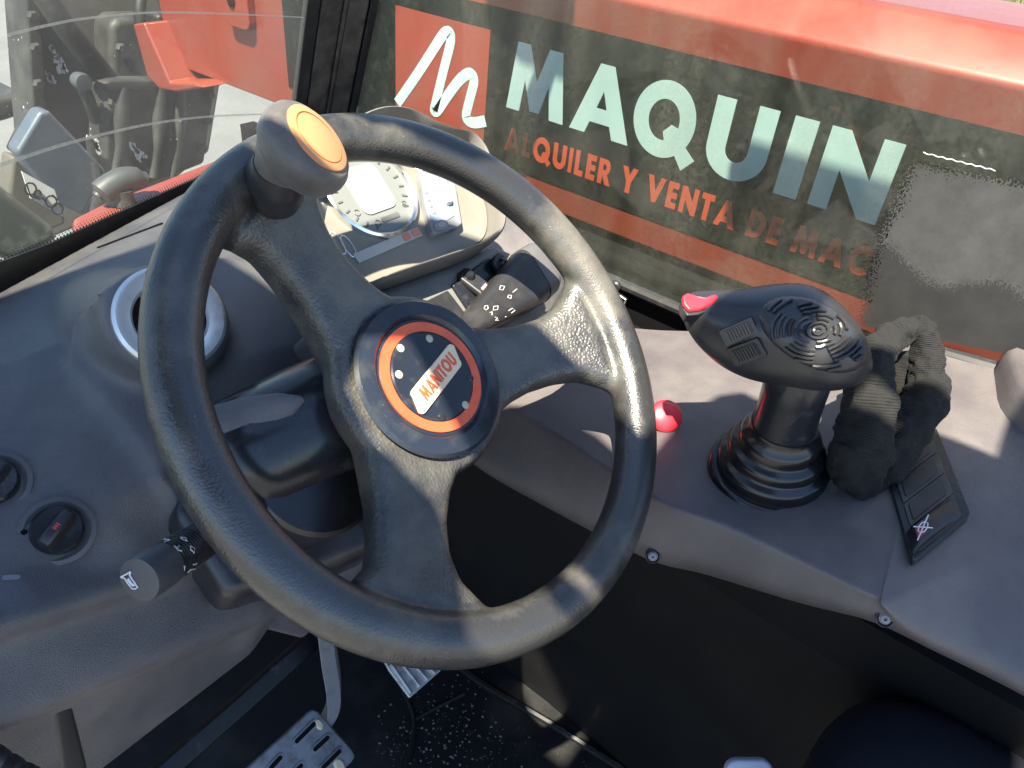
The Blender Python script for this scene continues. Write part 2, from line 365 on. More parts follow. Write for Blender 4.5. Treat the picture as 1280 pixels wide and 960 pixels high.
def print_text(s, F, size, mt, parent, name='printed_mark', center=True):
    cu = bpy.data.curves.new('t', 'FONT'); cu.body = s; cu.size = size; cu.extrude = 0.0001; cu.offset = 0.0
    if center: cu.align_x = 'CENTER'; cu.align_y = 'CENTER'
    o = bpy.data.objects.new('t', cu); COL.objects.link(o)
    dg = bpy.context.evaluated_depsgraph_get(); dg.update()
    me = bpy.data.meshes.new_from_object(o.evaluated_get(dg), depsgraph=dg)
    bpy.data.objects.remove(o); bpy.data.curves.remove(cu)
    me.transform(F)
    return fin(name, me, mt, parent, smooth=False)

# ================================================================== SETTING OUTSIDE THE CAB
def sheet(bm, pts):
    bm.faces.new([bm.verts.new(Vector(p)) for p in pts])
GZ = -1.9
bm = bmesh.new(); sheet(bm, [(-200, -200, GZ), (200, -200, GZ), (200, 200, GZ), (-200, 200, GZ)])
o = obj('ground', bm, M_conc, smooth=False, kind='structure')
bm = bmesh.new()
sheet(bm, [(15.5, -40, GZ+.006), (60, -40, GZ+.006), (60, 14, GZ+.006), (15.5, 9, GZ+.006)])
obj('grass_verge', bm, M_grass, smooth=False, kind='structure')
bm = bmesh.new()
for i in range(5000):
    x = random.uniform(15.6, 24); y = random.uniform(-4, 8.5); h = random.uniform(.08, .3); a = random.uniform(0, 6.3); d = random.uniform(.01, .03)
    q = Vector((x, y, GZ+.006)); t = Vector((math.cos(a)*d, math.sin(a)*d, 0)); l = Vector((random.uniform(-.1, .1), random.uniform(-.1, .1), h))
    bm.faces.new([bm.verts.new(q-t), bm.verts.new(q+t), bm.verts.new(q+l)])
obj('grass_blades', bm, mat('grass_blade', (0.14, 0.14, 0.04), 0.9, dirt=(0.30, 0.25, 0.10), dscale=2), smooth=False, kind='stuff')

# ------------------------------------------------------------------ telescopic boom
BX = 0.80
bz_t = onx(1280, 116, BX).z; bz_b = onx(800, 306, BX).z
BY1 = onx(208, 60, BX).y; BY0 = -1.6
boom = thing('telescopic_boom', 'long red telescopic boom with a black lettered sticker beyond the side window', 'boom', (BX+.15, 0, bz_b))
bm = bmesh.new()
prof = [(BX, bz_b), (BX, bz_t), (BX+.006, bz_t+.012), (BX+.05, bz_t+.052), (BX+.07, bz_t+.06), (BX+.33, bz_t+.06), (BX+.36, bz_t+.03), (BX+.36, bz_b), ]
a_loft(bm, [[(x, BY0, z) for x, z in prof], [(x, BY1, z) for x, z in prof]])
obj('beam', bm, M_red, boom, bevel=.004, seg=2, angle=30)
# flange at the boom head, its foot turned towards the cab
bm = bmesh.new()
fp = [onx(*p, BX-.02) for p in ((186, 28), (200, 26), (232, 100), (262, 100), (275, 106), (240, 112), (218, 108), (203, 92))]
a_loft(bm, [[(BX-.065, p.y, p.z) for p in fp], [(BX+.2, p.y, p.z) for p in fp]])
obj('end_flange', bm, M_red, boom, bevel=.006, seg=2)
bm = bmesh.new(); P = onx(303, 2, BX)
a_prism(bm, [(-P.y + a, P.z + b) for a, b in rrect(.09, .11, .02)], -.0, .02, fr(Vector((BX, 0, 0)), Vector((0, -1, 0)), Vector((0, 0, 1))))
lg = obj('lug', bm, M_red, boom, bevel=.003, seg=2)
bm = bmesh.new(); a_lathe(bm, [(.012, .0), (.012, .024), (.0, .024)], fr(onx(299, 1, BX), Vector((0, -1, 0)), Vector((0, 0, 1))), 20); obj('bolt_hole', bm, M_pit, lg)
BF = fr(Vector((BX, 0, 0)), Vector((0, -1, 0)), Vector((0, 0, 1)))
# sticker band
zt = onx(1000, 101, BX).z; zb = onx(860, 291, BX).z - .0; ys0 = onx(496, 60, BX).y
bm = bmesh.new(); a_prism(bm, [(-ys0-.35, zb), (1.2, zb), (1.2, zt), (-ys0-.35, zt)], .0006, .0022, BF)
band = obj('sticker_band', bm, M_stick, boom, smooth=False)
bm = bmesh.new()
pL = onx(496, 130, BX); pR = onx(613, 60, BX); zq1 = onx(495, 6, BX).z; zq0 = zb+.004
a_prism(bm, [(-pL.y, zq0), (-pR.y, zq0), (-pR.y, zq1), (-pL.y, zq1)], .0022, .0032, BF)
logo = obj('logo_square', bm, mat('logo_red', (0.22, 0.034, 0.018), 0.45, dirt=(0.19, 0.042, 0.024), dscale=10), band, smooth=False)
def ribbon(bm, pts, w, n0, n1, F, taper=None):
    pts = [Vector((p[0], p[1])) for p in pts]; L_, R_ = [], []
    for i, p in enumerate(pts):
        t = (pts[min(i+1, len(pts)-1)] - pts[max(i-1, 0)]).normalized(); nn = Vector((-t.y, t.x))*w/2
        L_.append(p+nn); R_.append(p-nn)
    for i in range(len(pts)-1):
        q = [L_[i], R_[i], R_[i+1], L_[i+1]]
        a_prism(bm, q, n0, n1, F)
zz = [(262, 343), (330, 245), (385, 160), (415, 115), (432, 106), (441, 118), (438, 150), (415, 240), (388, 350), (384, 366), (396, 368), (430, 318), (468, 268), (497, 245), (513, 250), (518, 272), (505, 325), (492, 378), (496, 398), (518, 408), (556, 402)]
zz = [(-onx(400+x/2.667, y/2.667, BX).y, onx(400+x/2.667, y/2.667, BX).z) for x, y in zz]
bm = bmesh.new()
cz = [(v.x, v.y) for v in crom([(a, b, 0) for a, b in zz], 4)]
L_, R_ = [], []
for i, p in enumerate(cz):
    a = Vector(cz[max(i-1, 0)]); b = Vector(cz[min(i+1, len(cz)-1)]); t = (b-a).normalized(); nn = Vector((-t.y, t.x))*.0105
    L_.append(Vector(p)+nn); R_.append(Vector(p)-nn)
vl = [bm.verts.new(BF @ Vector((q.x, q.y, .0042))) for q in L_]; vr = [bm.verts.new(BF @ Vector((q.x, q.y, .0042))) for q in R_]
for i in range(len(vl)-1): bm.faces.new((vl[i], vr[i], vr[i+1], vl[i+1]))
obj('logo_stroke', bm, M_letter, band, smooth=False)
zl0 = (onx(634, 135, BX).z + onx(1095, 279, BX).z)/2; zl1 = (onx(637, 47, BX).z + onx(1133, 182, BX).z)/2
LH = zl1 - zl0
for ch, (lx, ly), (rx, ry) in (('M', (634, 135), (704, 155)), ('A', (713, 161), (784, 182)), ('Q', (793.5, 142), (874.5, 139)), ('U', (884, 180), (976, 142)), ('I', (967, 240), (995, 249)), ('N', (1010, 253), (1095, 279))):
    y0 = onx(lx, ly, BX).y; y1 = onx(rx, ry, BX).y
    wd = G[ch][0] if ch != 'Q' else 1.04
    letter('letter', ch, BF @ Matrix.Translation((-y0, zl0, .0026)), (y0-y1)/wd, LH, M_letter, band, .0012)
# second line
q0 = onx(632, 184, BX); q1 = onx(1088, 330, BX); hs = abs(onx(648, 160, BX).z - onx(641, 189, BX).z)
textline('ALQUILER Y VENTA DE MAC', BF @ Matrix.Translation((-q0.y, q0.z-.004, .0026)), hs*.97, M_rletter, band, gap=.17, total=(q0.y-q1.y)*1.0, ext=.001)
# black chassis below the boom and the engine cover beyond
ch_ = thing('chassis_side', 'dark machine chassis lying under the red boom', 'chassis', (.9, 0, -1.2))
bm = bmesh.new(); a_box(bm, (.95, -.3, -.85), (.55, 3.0, .9)); obj('frame_rail', bm, M_mach, ch_, bevel=.02)
bm = bmesh.new(); a_box(bm, (.86, -.2, -.33), (.2, 2.2, .12)); obj('hose_tray', bm, M_matt, ch_, bevel=.02)

# ------------------------------------------------------------------ machinery ahead of the windscreen
def ypoly(bm, pts, y, t, yt=None):
    """a plate whose outline stands at distance y ahead; t thick"""
    ps = [ony(px, py, y) for px, py in pts]
    a_loft(bm, [[(p.x, p.y, p.z) for p in ps], [(p.x, p.y+t, p.z) for p in ps]])
car = thing('tool_carriage', 'dark dusty tool carriage with hoses at the boom head ahead of the windscreen', 'machinery', tuple(ony(200, 150, 1.85)))
bm = bmesh.new(); ypoly(bm, [(30, -60), (188, -60), (205, 20), (216, 100), (276, 104), (262, 190), (200, 240), (60, 300), (52, 190)], 2.0, .12); obj('back_plate', bm, M_machb, car, bevel=.01)
bm = bmesh.new(); ypoly(bm, [(28, -60), (48, -60), (62, 150), (52, 192), (44, 190)], 1.92, .12); obj('side_upright', bm, M_mach, car, bevel=.008)
bm = bmesh.new(); ypoly(bm, [(138, 30), (150, 22), (190, 20), (205, 95), (200, 150), (140, 130)], 1.86, .1); obj('cylinder_housing', bm, M_mach, car, bevel=.02)
bm = bmesh.new(); ypoly(bm, [(135, 112), (272, 104), (256, 205), (180, 235), (132, 200)], 1.8, .1); obj('lower_plate', bm, M_mach, car, bevel=.012)
for px in (150, 197, 222):
    bm = bmesh.new(); a_tube(bm, [ony(px+4, 108, 1.77), ony(px+2, 150, 1.77), ony(px, 185, 1.77), ony(px-6, 222, 1.77)], [.012, .02, .012, .012], 14)
    obj('hydraulic_fitting', bm, M_mach, car)
for a, b, c in (((46, -20), (88, 42), (138, 104)), ((178, -20), (176, 30), (196, 80)), ((100, 100), (112, 128), (120, 150))):
    bm = bmesh.new(); a_tube(bm, crom([ony(*a, 1.82), ony(*b, 1.80), ony(*c, 1.82)], 6), .028 if a[0] < 90 else .016, 12); obj('hydraulic_hose', bm, M_seal, car)
bm = bmesh.new(); a_lathe(bm, [(.0, -.02), (.02, -.02), (.023, 0), (.02, .014), (0, .016)], fr(ony(102, 102, 1.78), E1, Vector((0, 0, 1))), 20); obj('bolt_head', bm, mat('dull_bolt', (.05, .055, .065), .5), car)
random.seed(21)
for (x0_, y0_, x1_, y1_, yy) in ((66, 60, 78, 92, 1.985), (72, 70, 83, 88, 1.985), (58, 90, 66, 102, 1.985), (110, 172, 121, 186, 1.785), (164, 180, 176, 200, 1.785), (170, 186, 181, 196, 1.785), (118, 178, 122, 190, 1.785)):
    bm = bmesh.new()
    for k in range(7):
        f = k/6; px = x0_+(x1_-x0_)*f+random.uniform(-3, 3); py = y0_+(y1_-y0_)*f+random.uniform(-2, 2); c = ony(px, py, yy)
        r_ = random.uniform(.003, .009); a_ = random.uniform(0, 3)
        a_prism(bm, [(c.x+r_*math.cos(a_+t*1.05)*random.uniform(.4, 1.2), c.z+r_*1.6*math.sin(a_+t*1.05)*random.uniform(.4, 1.2)) for t in range(6)], -yy, -yy+.002, Matrix(((1, 0, 0, 0), (0, 0, -1, 0), (0, 1, 0, 0), (0, 0, 0, 1))))
    obj('paint_chip', bm, M_lbl, car, smooth=False)
for px, py in ((40, 20), (44, 60), (47, 105), (150, 60), (190, 60), (262, 118), (258, 150), (252, 185), (140, 128)):
    bm = bmesh.new(); a_lathe(bm, [(.014, 0), (.014, .010), (.010, .014), (0, .014)], fr(ony(px, py, 1.915 if px < 60 else 1.795 if py > 100 else 1.855), E1, Vector((0, 0, 1))), 6); obj('hex_bolt', bm, M_mach, car, smooth=False)
bm = bmesh.new(); ypoly(bm, [(128, 104), (140, 100), (276, 98), (278, 108), (140, 114)], 1.76, .05); obj('cross_bar', bm, M_mach, car, bevel=.008)
bm = bmesh.new(); ypoly(bm, [(196, 20), (203, 18), (216, 60), (214, 88), (226, 108), (218, 112), (205, 90), (205, 60)], 1.70, .06); obj('wear_pad', bm, M_seal, car, bevel=.008)
bm = bmesh.new(); a_tube(bm, crom([ony(118, 268, 1.3), ony(122, 232, 1.4), ony(116, 200, 1.6), ony(112, 175, 1.75)], 6), .010, 10); obj('thin_hose', bm, M_seal, car)
bm = bmesh.new(); ypoly(bm, [(50, 140), (62, 138), (134, 214), (104, 272), (64, 250), (20, 190)], 1.55, .05)
pl = tag(obj('steel_plate', bm, M_plate, None, bevel=.01), 'worn blue grey steel plate tilted beside the white pictogram label', 'steel plate')
bm = bmesh.new(); ypoly(bm, [(-80, 130), (36, 117), (42, 140), (8, 152), (-80, 172)], 2.3, .2)
tag(obj('fork_arm', bm, M_mach, None, bevel=.02), 'dark fork arm sticking out at the far left beyond the glass', 'fork')
bm = bmesh.new(); ypoly(bm, [(16, 190), (40, 140), (50, 142), (30, 200)], 1.6, .04)
tag(obj('support_strut', bm, M_mach, None, bevel=.006), 'thin dark strut left of the tilted steel plate', 'strut')
bm = bmesh.new(); ypoly(bm, [(16, 195), (66, 214), (84, 280), (40, 300), (10, 250)], 1.62, .06)
tag(obj('mud_plate', bm, M_machb, None, bevel=.01), 'brown dusty plate behind the white pictogram label', 'plate')
bm = bmesh.new(); ypoly(bm, [(27, 214), (68, 237), (79, 271), (38, 248)], 1.5, .003)
lb = tag(obj('pictogram_label', bm, M_lbl, None, smooth=False), 'white label with black line pictograms low behind the windscreen', 'label')
def yring(px, py, r, y, rr=.0035):
    c = ony(px, py, y); return crom([c + Vector((math.cos(a)*r, 0, math.sin(a)*r*1.1)) for a in [k*math.pi/4 for k in range(8)]], 3, True) + [c + Vector((r, 0, 0))]
for k, (px, py) in enumerate(((38, 236), (47, 242), (64, 252), (72, 261))):
    bm = bmesh.new(); a_tube(bm, yring(px, py, .012 if k != 1 else .007, 1.495), .002, 6); obj('pictogram', bm, M_matt, lb)
for pts in (((33, 230), (38, 245), (50, 249)), ((60, 246), (66, 244), (72, 250)), ((52, 247), (56, 250), (58, 255))):
    bm = bmesh.new(); a_tube(bm, [ony(*p, 1.495) for p in pts], .002, 6); obj('pictogram', bm, M_matt, lb)
# dark green tinted bar lower left
bm = bmesh.new(); ypoly(bm, [(-120, 218), (0, 232), (66, 282), (80, 300), (20, 330), (-120, 300)], 1.2, .1)
tag(obj('mudguard_edge', bm, mat('mudguard_dark', (.05, .06, .05), .35, dirt=(.2, .25, .19), dscale=16, dlo=.5, dhi=.75), None, bevel=.02), 'dark glossy mudguard edge at the lower left behind the windscreen', 'mudguard')
# red bonnet under the windscreen
bon = thing('front_bonnet', 'red bonnet panel just below the windscreen carrying a grey handle', 'bonnet', tuple(onz(200, 235, -.28)))
bm = bmesh.new()
ps = [onz(*p, -.2) for p in ((88, 272), (128, 252), (275, 196), (345, 165), (420, 190), (250, 275), (90, 330))]
a_loft(bm, [[p for p in ps], [p - Vector((0, 0, .16)) for p in ps]]); obj('panel', bm, M_red, bon, bevel=.012)
M_tee = mat('tee_plastic', (.045, .047, .05), .5, dirt=(.075, .075, .075), dscale=30)
hd = thing('tee_handle', 'grey plastic tee handle standing on the red bonnet', 'handle', tuple(onz(152, 254, -.2)))
P0 = onz(152, 254, -.2); P1 = ony(150, 236, P0.y)
bm = bmesh.new(); a_tube(bm, [P0, P0.lerp(P1, .5), P1], [.022, .018, .02], 14); obj('stem', bm, M_tee, hd)
a, b = ony(121, 246, P0.y), ony(181, 224, P0.y)
bm = bmesh.new(); a_tube(bm, crom([a, a.lerp(b, .25)+Vector((0, 0, .008)), a.lerp(b, .6)+Vector((0, 0, .012)), b], 4), [.008]*2+[.018]*9+[.012]*2, 12); obj('grip_bar', bm, M_tee, hd)

# ================================================================== CAB SHELL
WSP = Vector((0, .498, -.06)); WST = Vector((1, .386, 0)).normalized(); WSU = Vector((0, -.3, .954)).normalized()
WSF = fr(WSP, WST, WSU); WSN = WST.cross(WSU).normalized()
def onws(px, py, off=0.0): return onpl(px, py, WSP + WSN*off, WSN)
def wsl(px, py, off=0.0):
    q = WSF.inverted() @ onws(px, py, off); return (q.x, q.y)
WSLF = [wsl(*p) for p in ((0, 350), (371, 124), (386, 0))]
ws = thing('windscreen', 'dusty curved windscreen with a black dotted border above the dashboard', 'windscreen', tuple(WSP))
M_wsg = dust_glass('windscreen_glass', .36, .80, .28, col=(.36, .34, .32), base=.06, scale=7)
xr0, xr1 = WSLF[1][0], WSLF[2][0]
def xr(b): return xr0 + (xr1-xr0)*(b-WSLF[1][1])/(WSLF[2][1]-WSLF[1][1])
bm = bmesh.new(); a_prism(bm, [(-.75, -.03), (xr(-.03)+.01, -.03), (xr(.8)+.01, .8), (-.75, .8)], -.005, .0, WSF); obj('glass', bm, M_wsg, ws, smooth=False)
bb = [wsl(*p, .001) for p in ((-120, 372), (0, 326), (62, 303), (122, 276), (182, 249), (240, 224), (330, 180), (372, 160))]
bm = bmesh.new()
lowr = [(x, -.035) for x, y in bb]
for i in range(len(bb)-1): a_prism(bm, [lowr[i], lowr[i+1], bb[i+1], bb[i]], .001, .003, WSF)
fb = obj('frit_band', bm, M_seal, ws, smooth=False)
bm = bmesh.new()
for i in range(len(bb)-1):
    a, b = Vector(bb[i]), Vector(bb[i+1]); L0 = (b-a).length; k = max(2, int(L0/.0042)); nn = Vector((-(b-a).y, (b-a).x)).normalized()
    for r in range(3):
        for j in range(k):
            c = a.lerp(b, (j+.5*(r % 2))/k) + nn*(.0016+.0030*r); rad = .00125-.0003*r
            bm.faces.new([bm.verts.new(WSF @ Vector((c.x+rad*math.cos(t*math.pi/3), c.y+rad*math.sin(t*math.pi/3), .002))) for t in range(6)])
for j in range(70):
    b = .02 + j*.0045
    for r in range(3):
        c = (xr(b)-.003-.0036*r, b+.0022*(r % 2)); rad = .0017-.0004*r
        bm.faces.new([bm.verts.new(WSF @ Vector((c[0]+rad*math.cos(t*math.pi/3), c[1]+rad*math.sin(t*math.pi/3), .002))) for t in range(6)])
obj('frit_dots', bm, M_seal, ws, smooth=False, kind='stuff')
M_arc = dust_glass('pale_line', .2, .4, .5, col=(.45, .42, .38), base=.40, scale=30)
for pts, wd in ((((-60, 226), (0, 207), (70, 184), (130, 168), (190, 155), (260, 146), (330, 143), (372, 143)), .0045), (((10, 44), (60, 32), (110, 23), (190, 16), (270, 17), (380, 22)), .003)):
    c = [v for v in crom([Vector((*wsl(*p, .002), 0)) for p in pts], 5)]
    bm = bmesh.new()
    for i in range(len(c)-1):
        w0 = wd*(1-.6*i/len(c))/2; t = (c[i+1]-c[i]).normalized(); nn = Vector((-t.y, t.x, 0))
        bm.faces.new([bm.verts.new(WSF @ (q + Vector((0, 0, .0015)))) for q in (c[i]+nn*w0, c[i]-nn*w0, c[i+1]-nn*w0, c[i+1]+nn*w0)])
    bmesh.ops.remove_doubles(bm, verts=bm.verts, dist=1e-5)
    obj('pale_arc', bm, M_arc, ws, smooth=False)  # thin pale arcs laid across the glass
# corner pillar with its rubber seals
PX = .48
pil = thing('corner_pillar', 'black corner pillar between the windscreen and the side window', 'pillar', (.43, .63, -.06))
Lb, Lt = onws(371, 124), onws(386, 0); Rb, Rt = onx(444, 131, PX), onx(471, 0, PX)
Lu = (Lt-Lb); Ru = (Rt-Rb)
def strip(name, f0, f1, off, mt):
    bm = bmesh.new(); secs = []
    for s in (-.9, 0, 1, 5):
        l = Lb + Lu*s; r = Rb + Ru*s; a = l.lerp(r, f0); b = l.lerp(r, f1)
        nn = Vector((-.5, -.8, -.2)).normalized()
        secs.append([a+nn*off, b+nn*off, b-nn*.03, a-nn*.03])
    a_loft(bm, secs); obj(name, bm, mt, pil, bevel=.002, seg=2)
strip('core', .0, 1., -.002, M_pit); strip('seal', -.02, .16, .004, M_seal); strip('trim', .18, .50, .001, M_pillar); strip('lip', .50, .56, .006, M_pillar); strip('trim', .57, .88, .003, M_pillar); strip('seal', .90, 1.03, .006, M_seal)
# side window
sw = thing('side_window', 'dirty right side window with streaked glass and a grey stippled patch', 'window', (PX, 0, -.15))
M_swg = dust_glass('side_glass', .36, .78, .34, col=(.25, .25, .205), base=.02, streak=(1, 1, .22), scale=16)
SF = fr(Vector((PX, 0, 0)), Vector((0, -1, 0)), Vector((0, 0, 1)))
sill = [(onx(442, 131, PX).y, -.10), (.40, -.155), (.287, -.148), (.11, -.151), (.016, -.152), (-.12, -.125), (-.263, -.079), (-.338, -.071), (-.9, -.05)]
tops = [(-.9, .8), (onx(442, 131, PX).y-.17, .8)]
bm = bmesh.new(); a_prism(bm, [(-y, z) for y, z in sill+tops], -.005, 0, SF); obj('glass', bm, M_swg, sw, smooth=False)
bm = bmesh.new(); a_tube(bm, [Vector((PX-.002, y, z-.004)) for y, z in sill], .008, 10); obj('sill_seal', bm, M_seal, sw)
bm = bmesh.new()
Wl = [onx(px, py, PX-.001) for px, py in ((446, 131), (452, 100), (460, 60), (466, 30), (472, 0))]
for i in range(len(Wl)-1):
    k = 9
    for j in range(k):
        for r in range(4):
            c = Wl[i].lerp(Wl[i+1], (j+.5*(r % 2))/k) + Vector((0, -.002-.0042*r, 0)); rad = .0021-.0004*r
            bm.faces.new([bm.verts.new(c + Vector((0, rad*math.cos(t*math.pi/3), rad*math.sin(t*math.pi/3)))) for t in range(6)])
obj('frit_dots', bm, M_seal, sw, smooth=False, kind='stuff')
# grey patch
mt, nt, out = nodes_of('grey_patch'); L = nt.links.new
tc = N(nt, 'ShaderNodeTexCoord'); b = N(nt, 'ShaderNodeBsdfPrincipled'); b.inputs['Roughness'].default_value = .6
n1 = N(nt, 'ShaderNodeTexNoise'); n1.inputs['Scale'].default_value = 10; n1.inputs['Detail'].default_value = 4; L(tc.outputs['Object'], n1.inputs[0])
v1 = N(nt, 'ShaderNodeTexNoise'); v1.inputs['Scale'].default_value = 480; v1.inputs['Detail'].default_value = 1; L(tc.outputs['Object'], v1.inputs[0])
at = N(nt, 'ShaderNodeAttribute'); at.attribute_name = 'fade'
sx = N(nt, 'ShaderNodeSeparateColor'); L(at.outputs['Color'], sx.inputs[0])
a1 = N(nt, 'ShaderNodeMath', operation='MULTIPLY_ADD'); a1.inputs[1].default_value = .5; L(v1.outputs[0], a1.inputs[0]); L(sx.outputs[0], a1.inputs[2])
a2 = N(nt, 'ShaderNodeMath', operation='MULTIPLY_ADD'); a2.inputs[1].default_value = .35; L(n1.outputs[0], a2.inputs[0]); L(a1.outputs[0], a2.inputs[2])
g1 = N(nt, 'ShaderNodeMath', operation='GREATER_THAN'); g1.inputs[1].default_value = .75; L(a2.outputs[0], g1.inputs[0])
d1 = N(nt, 'ShaderNodeMath', operation='MULTIPLY_ADD'); d1.inputs[1].default_value = .8; L(v1.outputs[0], d1.inputs[0]); L(sx.outputs[1], d1.inputs[2])
d2 = N(nt, 'ShaderNodeMath', operation='MULTIPLY_ADD'); d2.inputs[1].default_value = .45; L(n1.outputs[0], d2.inputs[0]); L(d1.outputs[0], d2.inputs[2])
d3 = N(nt, 'ShaderNodeMapRange'); d3.inputs[1].default_value = .95; d3.inputs[2].default_value = .97; L(d2.outputs[0], d3.inputs[0])
mx = N(nt, 'ShaderNodeMix'); mx.data_type = 'RGBA'; mx.inputs[6].default_value = (.017, .017, .0165, 1); mx.inputs[7].default_value = (.040, .040, .039, 1); L(d3.outputs[0], mx.inputs[0])
n3 = N(nt, 'ShaderNodeTexNoise'); n3.inputs['Scale'].default_value = 26; n3.inputs['Detail'].default_value = 9; n3.inputs['Roughness'].default_value = .7; L(tc.outputs['Object'], n3.inputs[0])
r3 = N(nt, 'ShaderNodeMapRange'); r3.inputs[1].default_value = .35; r3.inputs[2].default_value = .7; r3.inputs[3].default_value = .72; r3.inputs[4].default_value = 1.3; L(n3.outputs[0], r3.inputs[0])
m3 = N(nt, 'ShaderNodeMix'); m3.data_type = 'RGBA'; m3.blend_type = 'MULTIPLY'; m3.inputs[0].default_value = 1; L(mx.outputs[2], m3.inputs[6]); L(r3.outputs[0], m3.inputs[7]); L(m3.outputs[2], b.inputs['Base Color'])
tr = N(nt, 'ShaderNodeBsdfTransparent'); ms = N(nt, 'ShaderNodeMixShader'); L(g1.outputs[0], ms.inputs[0]); L(tr.outputs[0], ms.inputs[1]); L(b.outputs[0], ms.inputs[2]); L(ms.outputs[0], out.inputs[0])
FX = PX-.004
nu, nv = 60, 44
quad = [onx(*p, FX) for p in ((1040, 400), (1400, 470), (1480, 250), (1115, 168))]
me = bpy.data.meshes.new('pane_patch'); vs, fs, fc = [], [], []
for j in range(nv+1):
    for i in range(nu+1):
        u, v = i/nu, j/nv
        p = quad[0].lerp(quad[1], u).lerp(quad[3].lerp(quad[2], u), v); vs.append(p)
        e = min(u*4.0, (1-v)*4.5)
        bnd = .50 - .22*u + .06*math.sin(u*14)
        fc.append((min(1, e)*.75, max(0, min(1, .5+(v-bnd)*3.5)), 0, 1))
for j in range(nv):
    for i in range(nu): fs.append((j*(nu+1)+i, j*(nu+1)+i+1, (j+1)*(nu+1)+i+1, (j+1)*(nu+1)+i))
me.from_pydata([tuple(v) for v in vs], [], fs)
ca = me.color_attributes.new('fade', 'FLOAT_COLOR', 'POINT')
for i, c in enumerate(fc): ca.data[i].color = c
fin('grey_sheet', me, mt, sw, smooth=False)  # added sheet, its grey stands for dust and reflection on the glass
wz = [onx(1154+i*90/15, 191+i*22/15 + (.8 if i % 2 else -.8), FX-.001) for i in range(16)]
bm = bmesh.new(); a_tube(bm, wz, .00042, 6); obj('zigzag_edge', bm, M_white, sw)
# dark lower wall, floor
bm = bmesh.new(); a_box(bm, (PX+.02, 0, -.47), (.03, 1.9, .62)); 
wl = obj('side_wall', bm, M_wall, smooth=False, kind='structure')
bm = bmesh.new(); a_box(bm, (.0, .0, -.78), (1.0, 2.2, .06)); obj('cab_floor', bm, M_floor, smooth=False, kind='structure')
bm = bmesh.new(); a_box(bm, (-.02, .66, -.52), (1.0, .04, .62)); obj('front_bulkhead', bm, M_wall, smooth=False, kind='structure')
# lower console carcass under the side console
bm = bmesh.new()
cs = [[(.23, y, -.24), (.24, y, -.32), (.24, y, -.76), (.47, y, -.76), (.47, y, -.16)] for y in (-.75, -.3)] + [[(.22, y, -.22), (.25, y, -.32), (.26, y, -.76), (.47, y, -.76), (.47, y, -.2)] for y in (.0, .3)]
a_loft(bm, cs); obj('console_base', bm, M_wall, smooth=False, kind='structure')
# unseen sun mask at roof height, openings cut to place sun and shade
rf = thing('roof_mask', 'unseen flat roof panels cut as a sun mask above the cab', 'sun mask', (-.4, -.6, .8))
def flat_fill(name, splines, z0, z1, mt, parent):
    cu = bpy.data.curves.new('g', 'CURVE'); cu.dimensions = '2D'; cu.fill_mode = 'BOTH'; cu.extrude = (z1-z0)/2
    for c in splines:
        sp0 = cu.splines.new('POLY'); sp0.points.add(len(c)-1)
        for p, q in zip(sp0.points, c): p.co = (q[0], q[1], 0, 1)
        sp0.use_cyclic_u = True
    o = bpy.data.objects.new('g', cu); COL.objects.link(o)
    dg = bpy.context.evaluated_depsgraph_get(); dg.update()
    me = bpy.data.meshes.new_from_object(o.evaluated_get(dg), depsgraph=dg)
    bpy.data.objects.remove(o); bpy.data.curves.remove(cu)
    me.transform(Matrix.Translation((0, 0, (z0+z1)/2)))
    return fin(name, me, mt, parent, smooth=False)
mask_outline = [(-.95, .30), (-.37, .30), (-.365, .02), (-.355, -.025), (-.30, -.04), (-.262, -.10), (-.268, -.17), (-.288, -.228), (-.19, -.222), (-.13, -.232), (-.11, -.25), (-.12, -.29), (-.165, -.297), (-.20, -.304), (-.196, -.318), (-.165, -.325), (-.10, -.332), (-.082, -.40), (-.075, -.47), (.05, -.46), (.05, -.62), (-.95, -.62)]  # edge traced to divide sunlit from shaded parts of the cab
hole_b = [(-.40, -.05), (-.37, -.065), (-.40, -.13), (-.43, -.2), (-.465, -.258), (-.472, -.29), (-.53, -.29), (-.532, -.245), (-.49, -.2), (-.464, -.16), (-.457, -.10), (-.44, -.07)]  # opening added to put sun on hub, lower spoke and rim
hole_g = [(-.152, -.345), (-.124, -.348), (-.128, -.388), (-.150, -.383)]  # opening added for a sun patch on the glove
hole_s = [(-.427, -.25), (-.442, -.25), (-.446, -.285), (-.431, -.285)]  # slit added for a narrow sun band on the rim
flat_fill('mask_panel', [mask_outline, hole_b, hole_s, hole_g], .80, .806, M_satin, rf)
flat_fill('mask_bar', [[(-.37, .068), (-.265, .066), (-.232, .058), (-.186, .024), (-.165, .0), (-.178, -.012), (-.204, -.004), (-.245, .032), (-.263, .036), (-.272, .058), (-.37, .060)]], .80, .806, M_satin, rf)  # added bar, bent along the rim's arc to shade its top
flat_fill('mask_strip', [[(.345, -.7), (.405, -.7), (.41, .0), (.39, .01), (.345, -.02)]], .80, .806, M_satin, rf)  # added strip, shades the foot of the boom lettering
flat_fill('mask_strip', [[(.415, .33), (.48, .36), (.48, .56), (.440, .52), (.420, .44)]], .80, .806, M_satin, rf)  # added piece, shades the upper part of the first letter

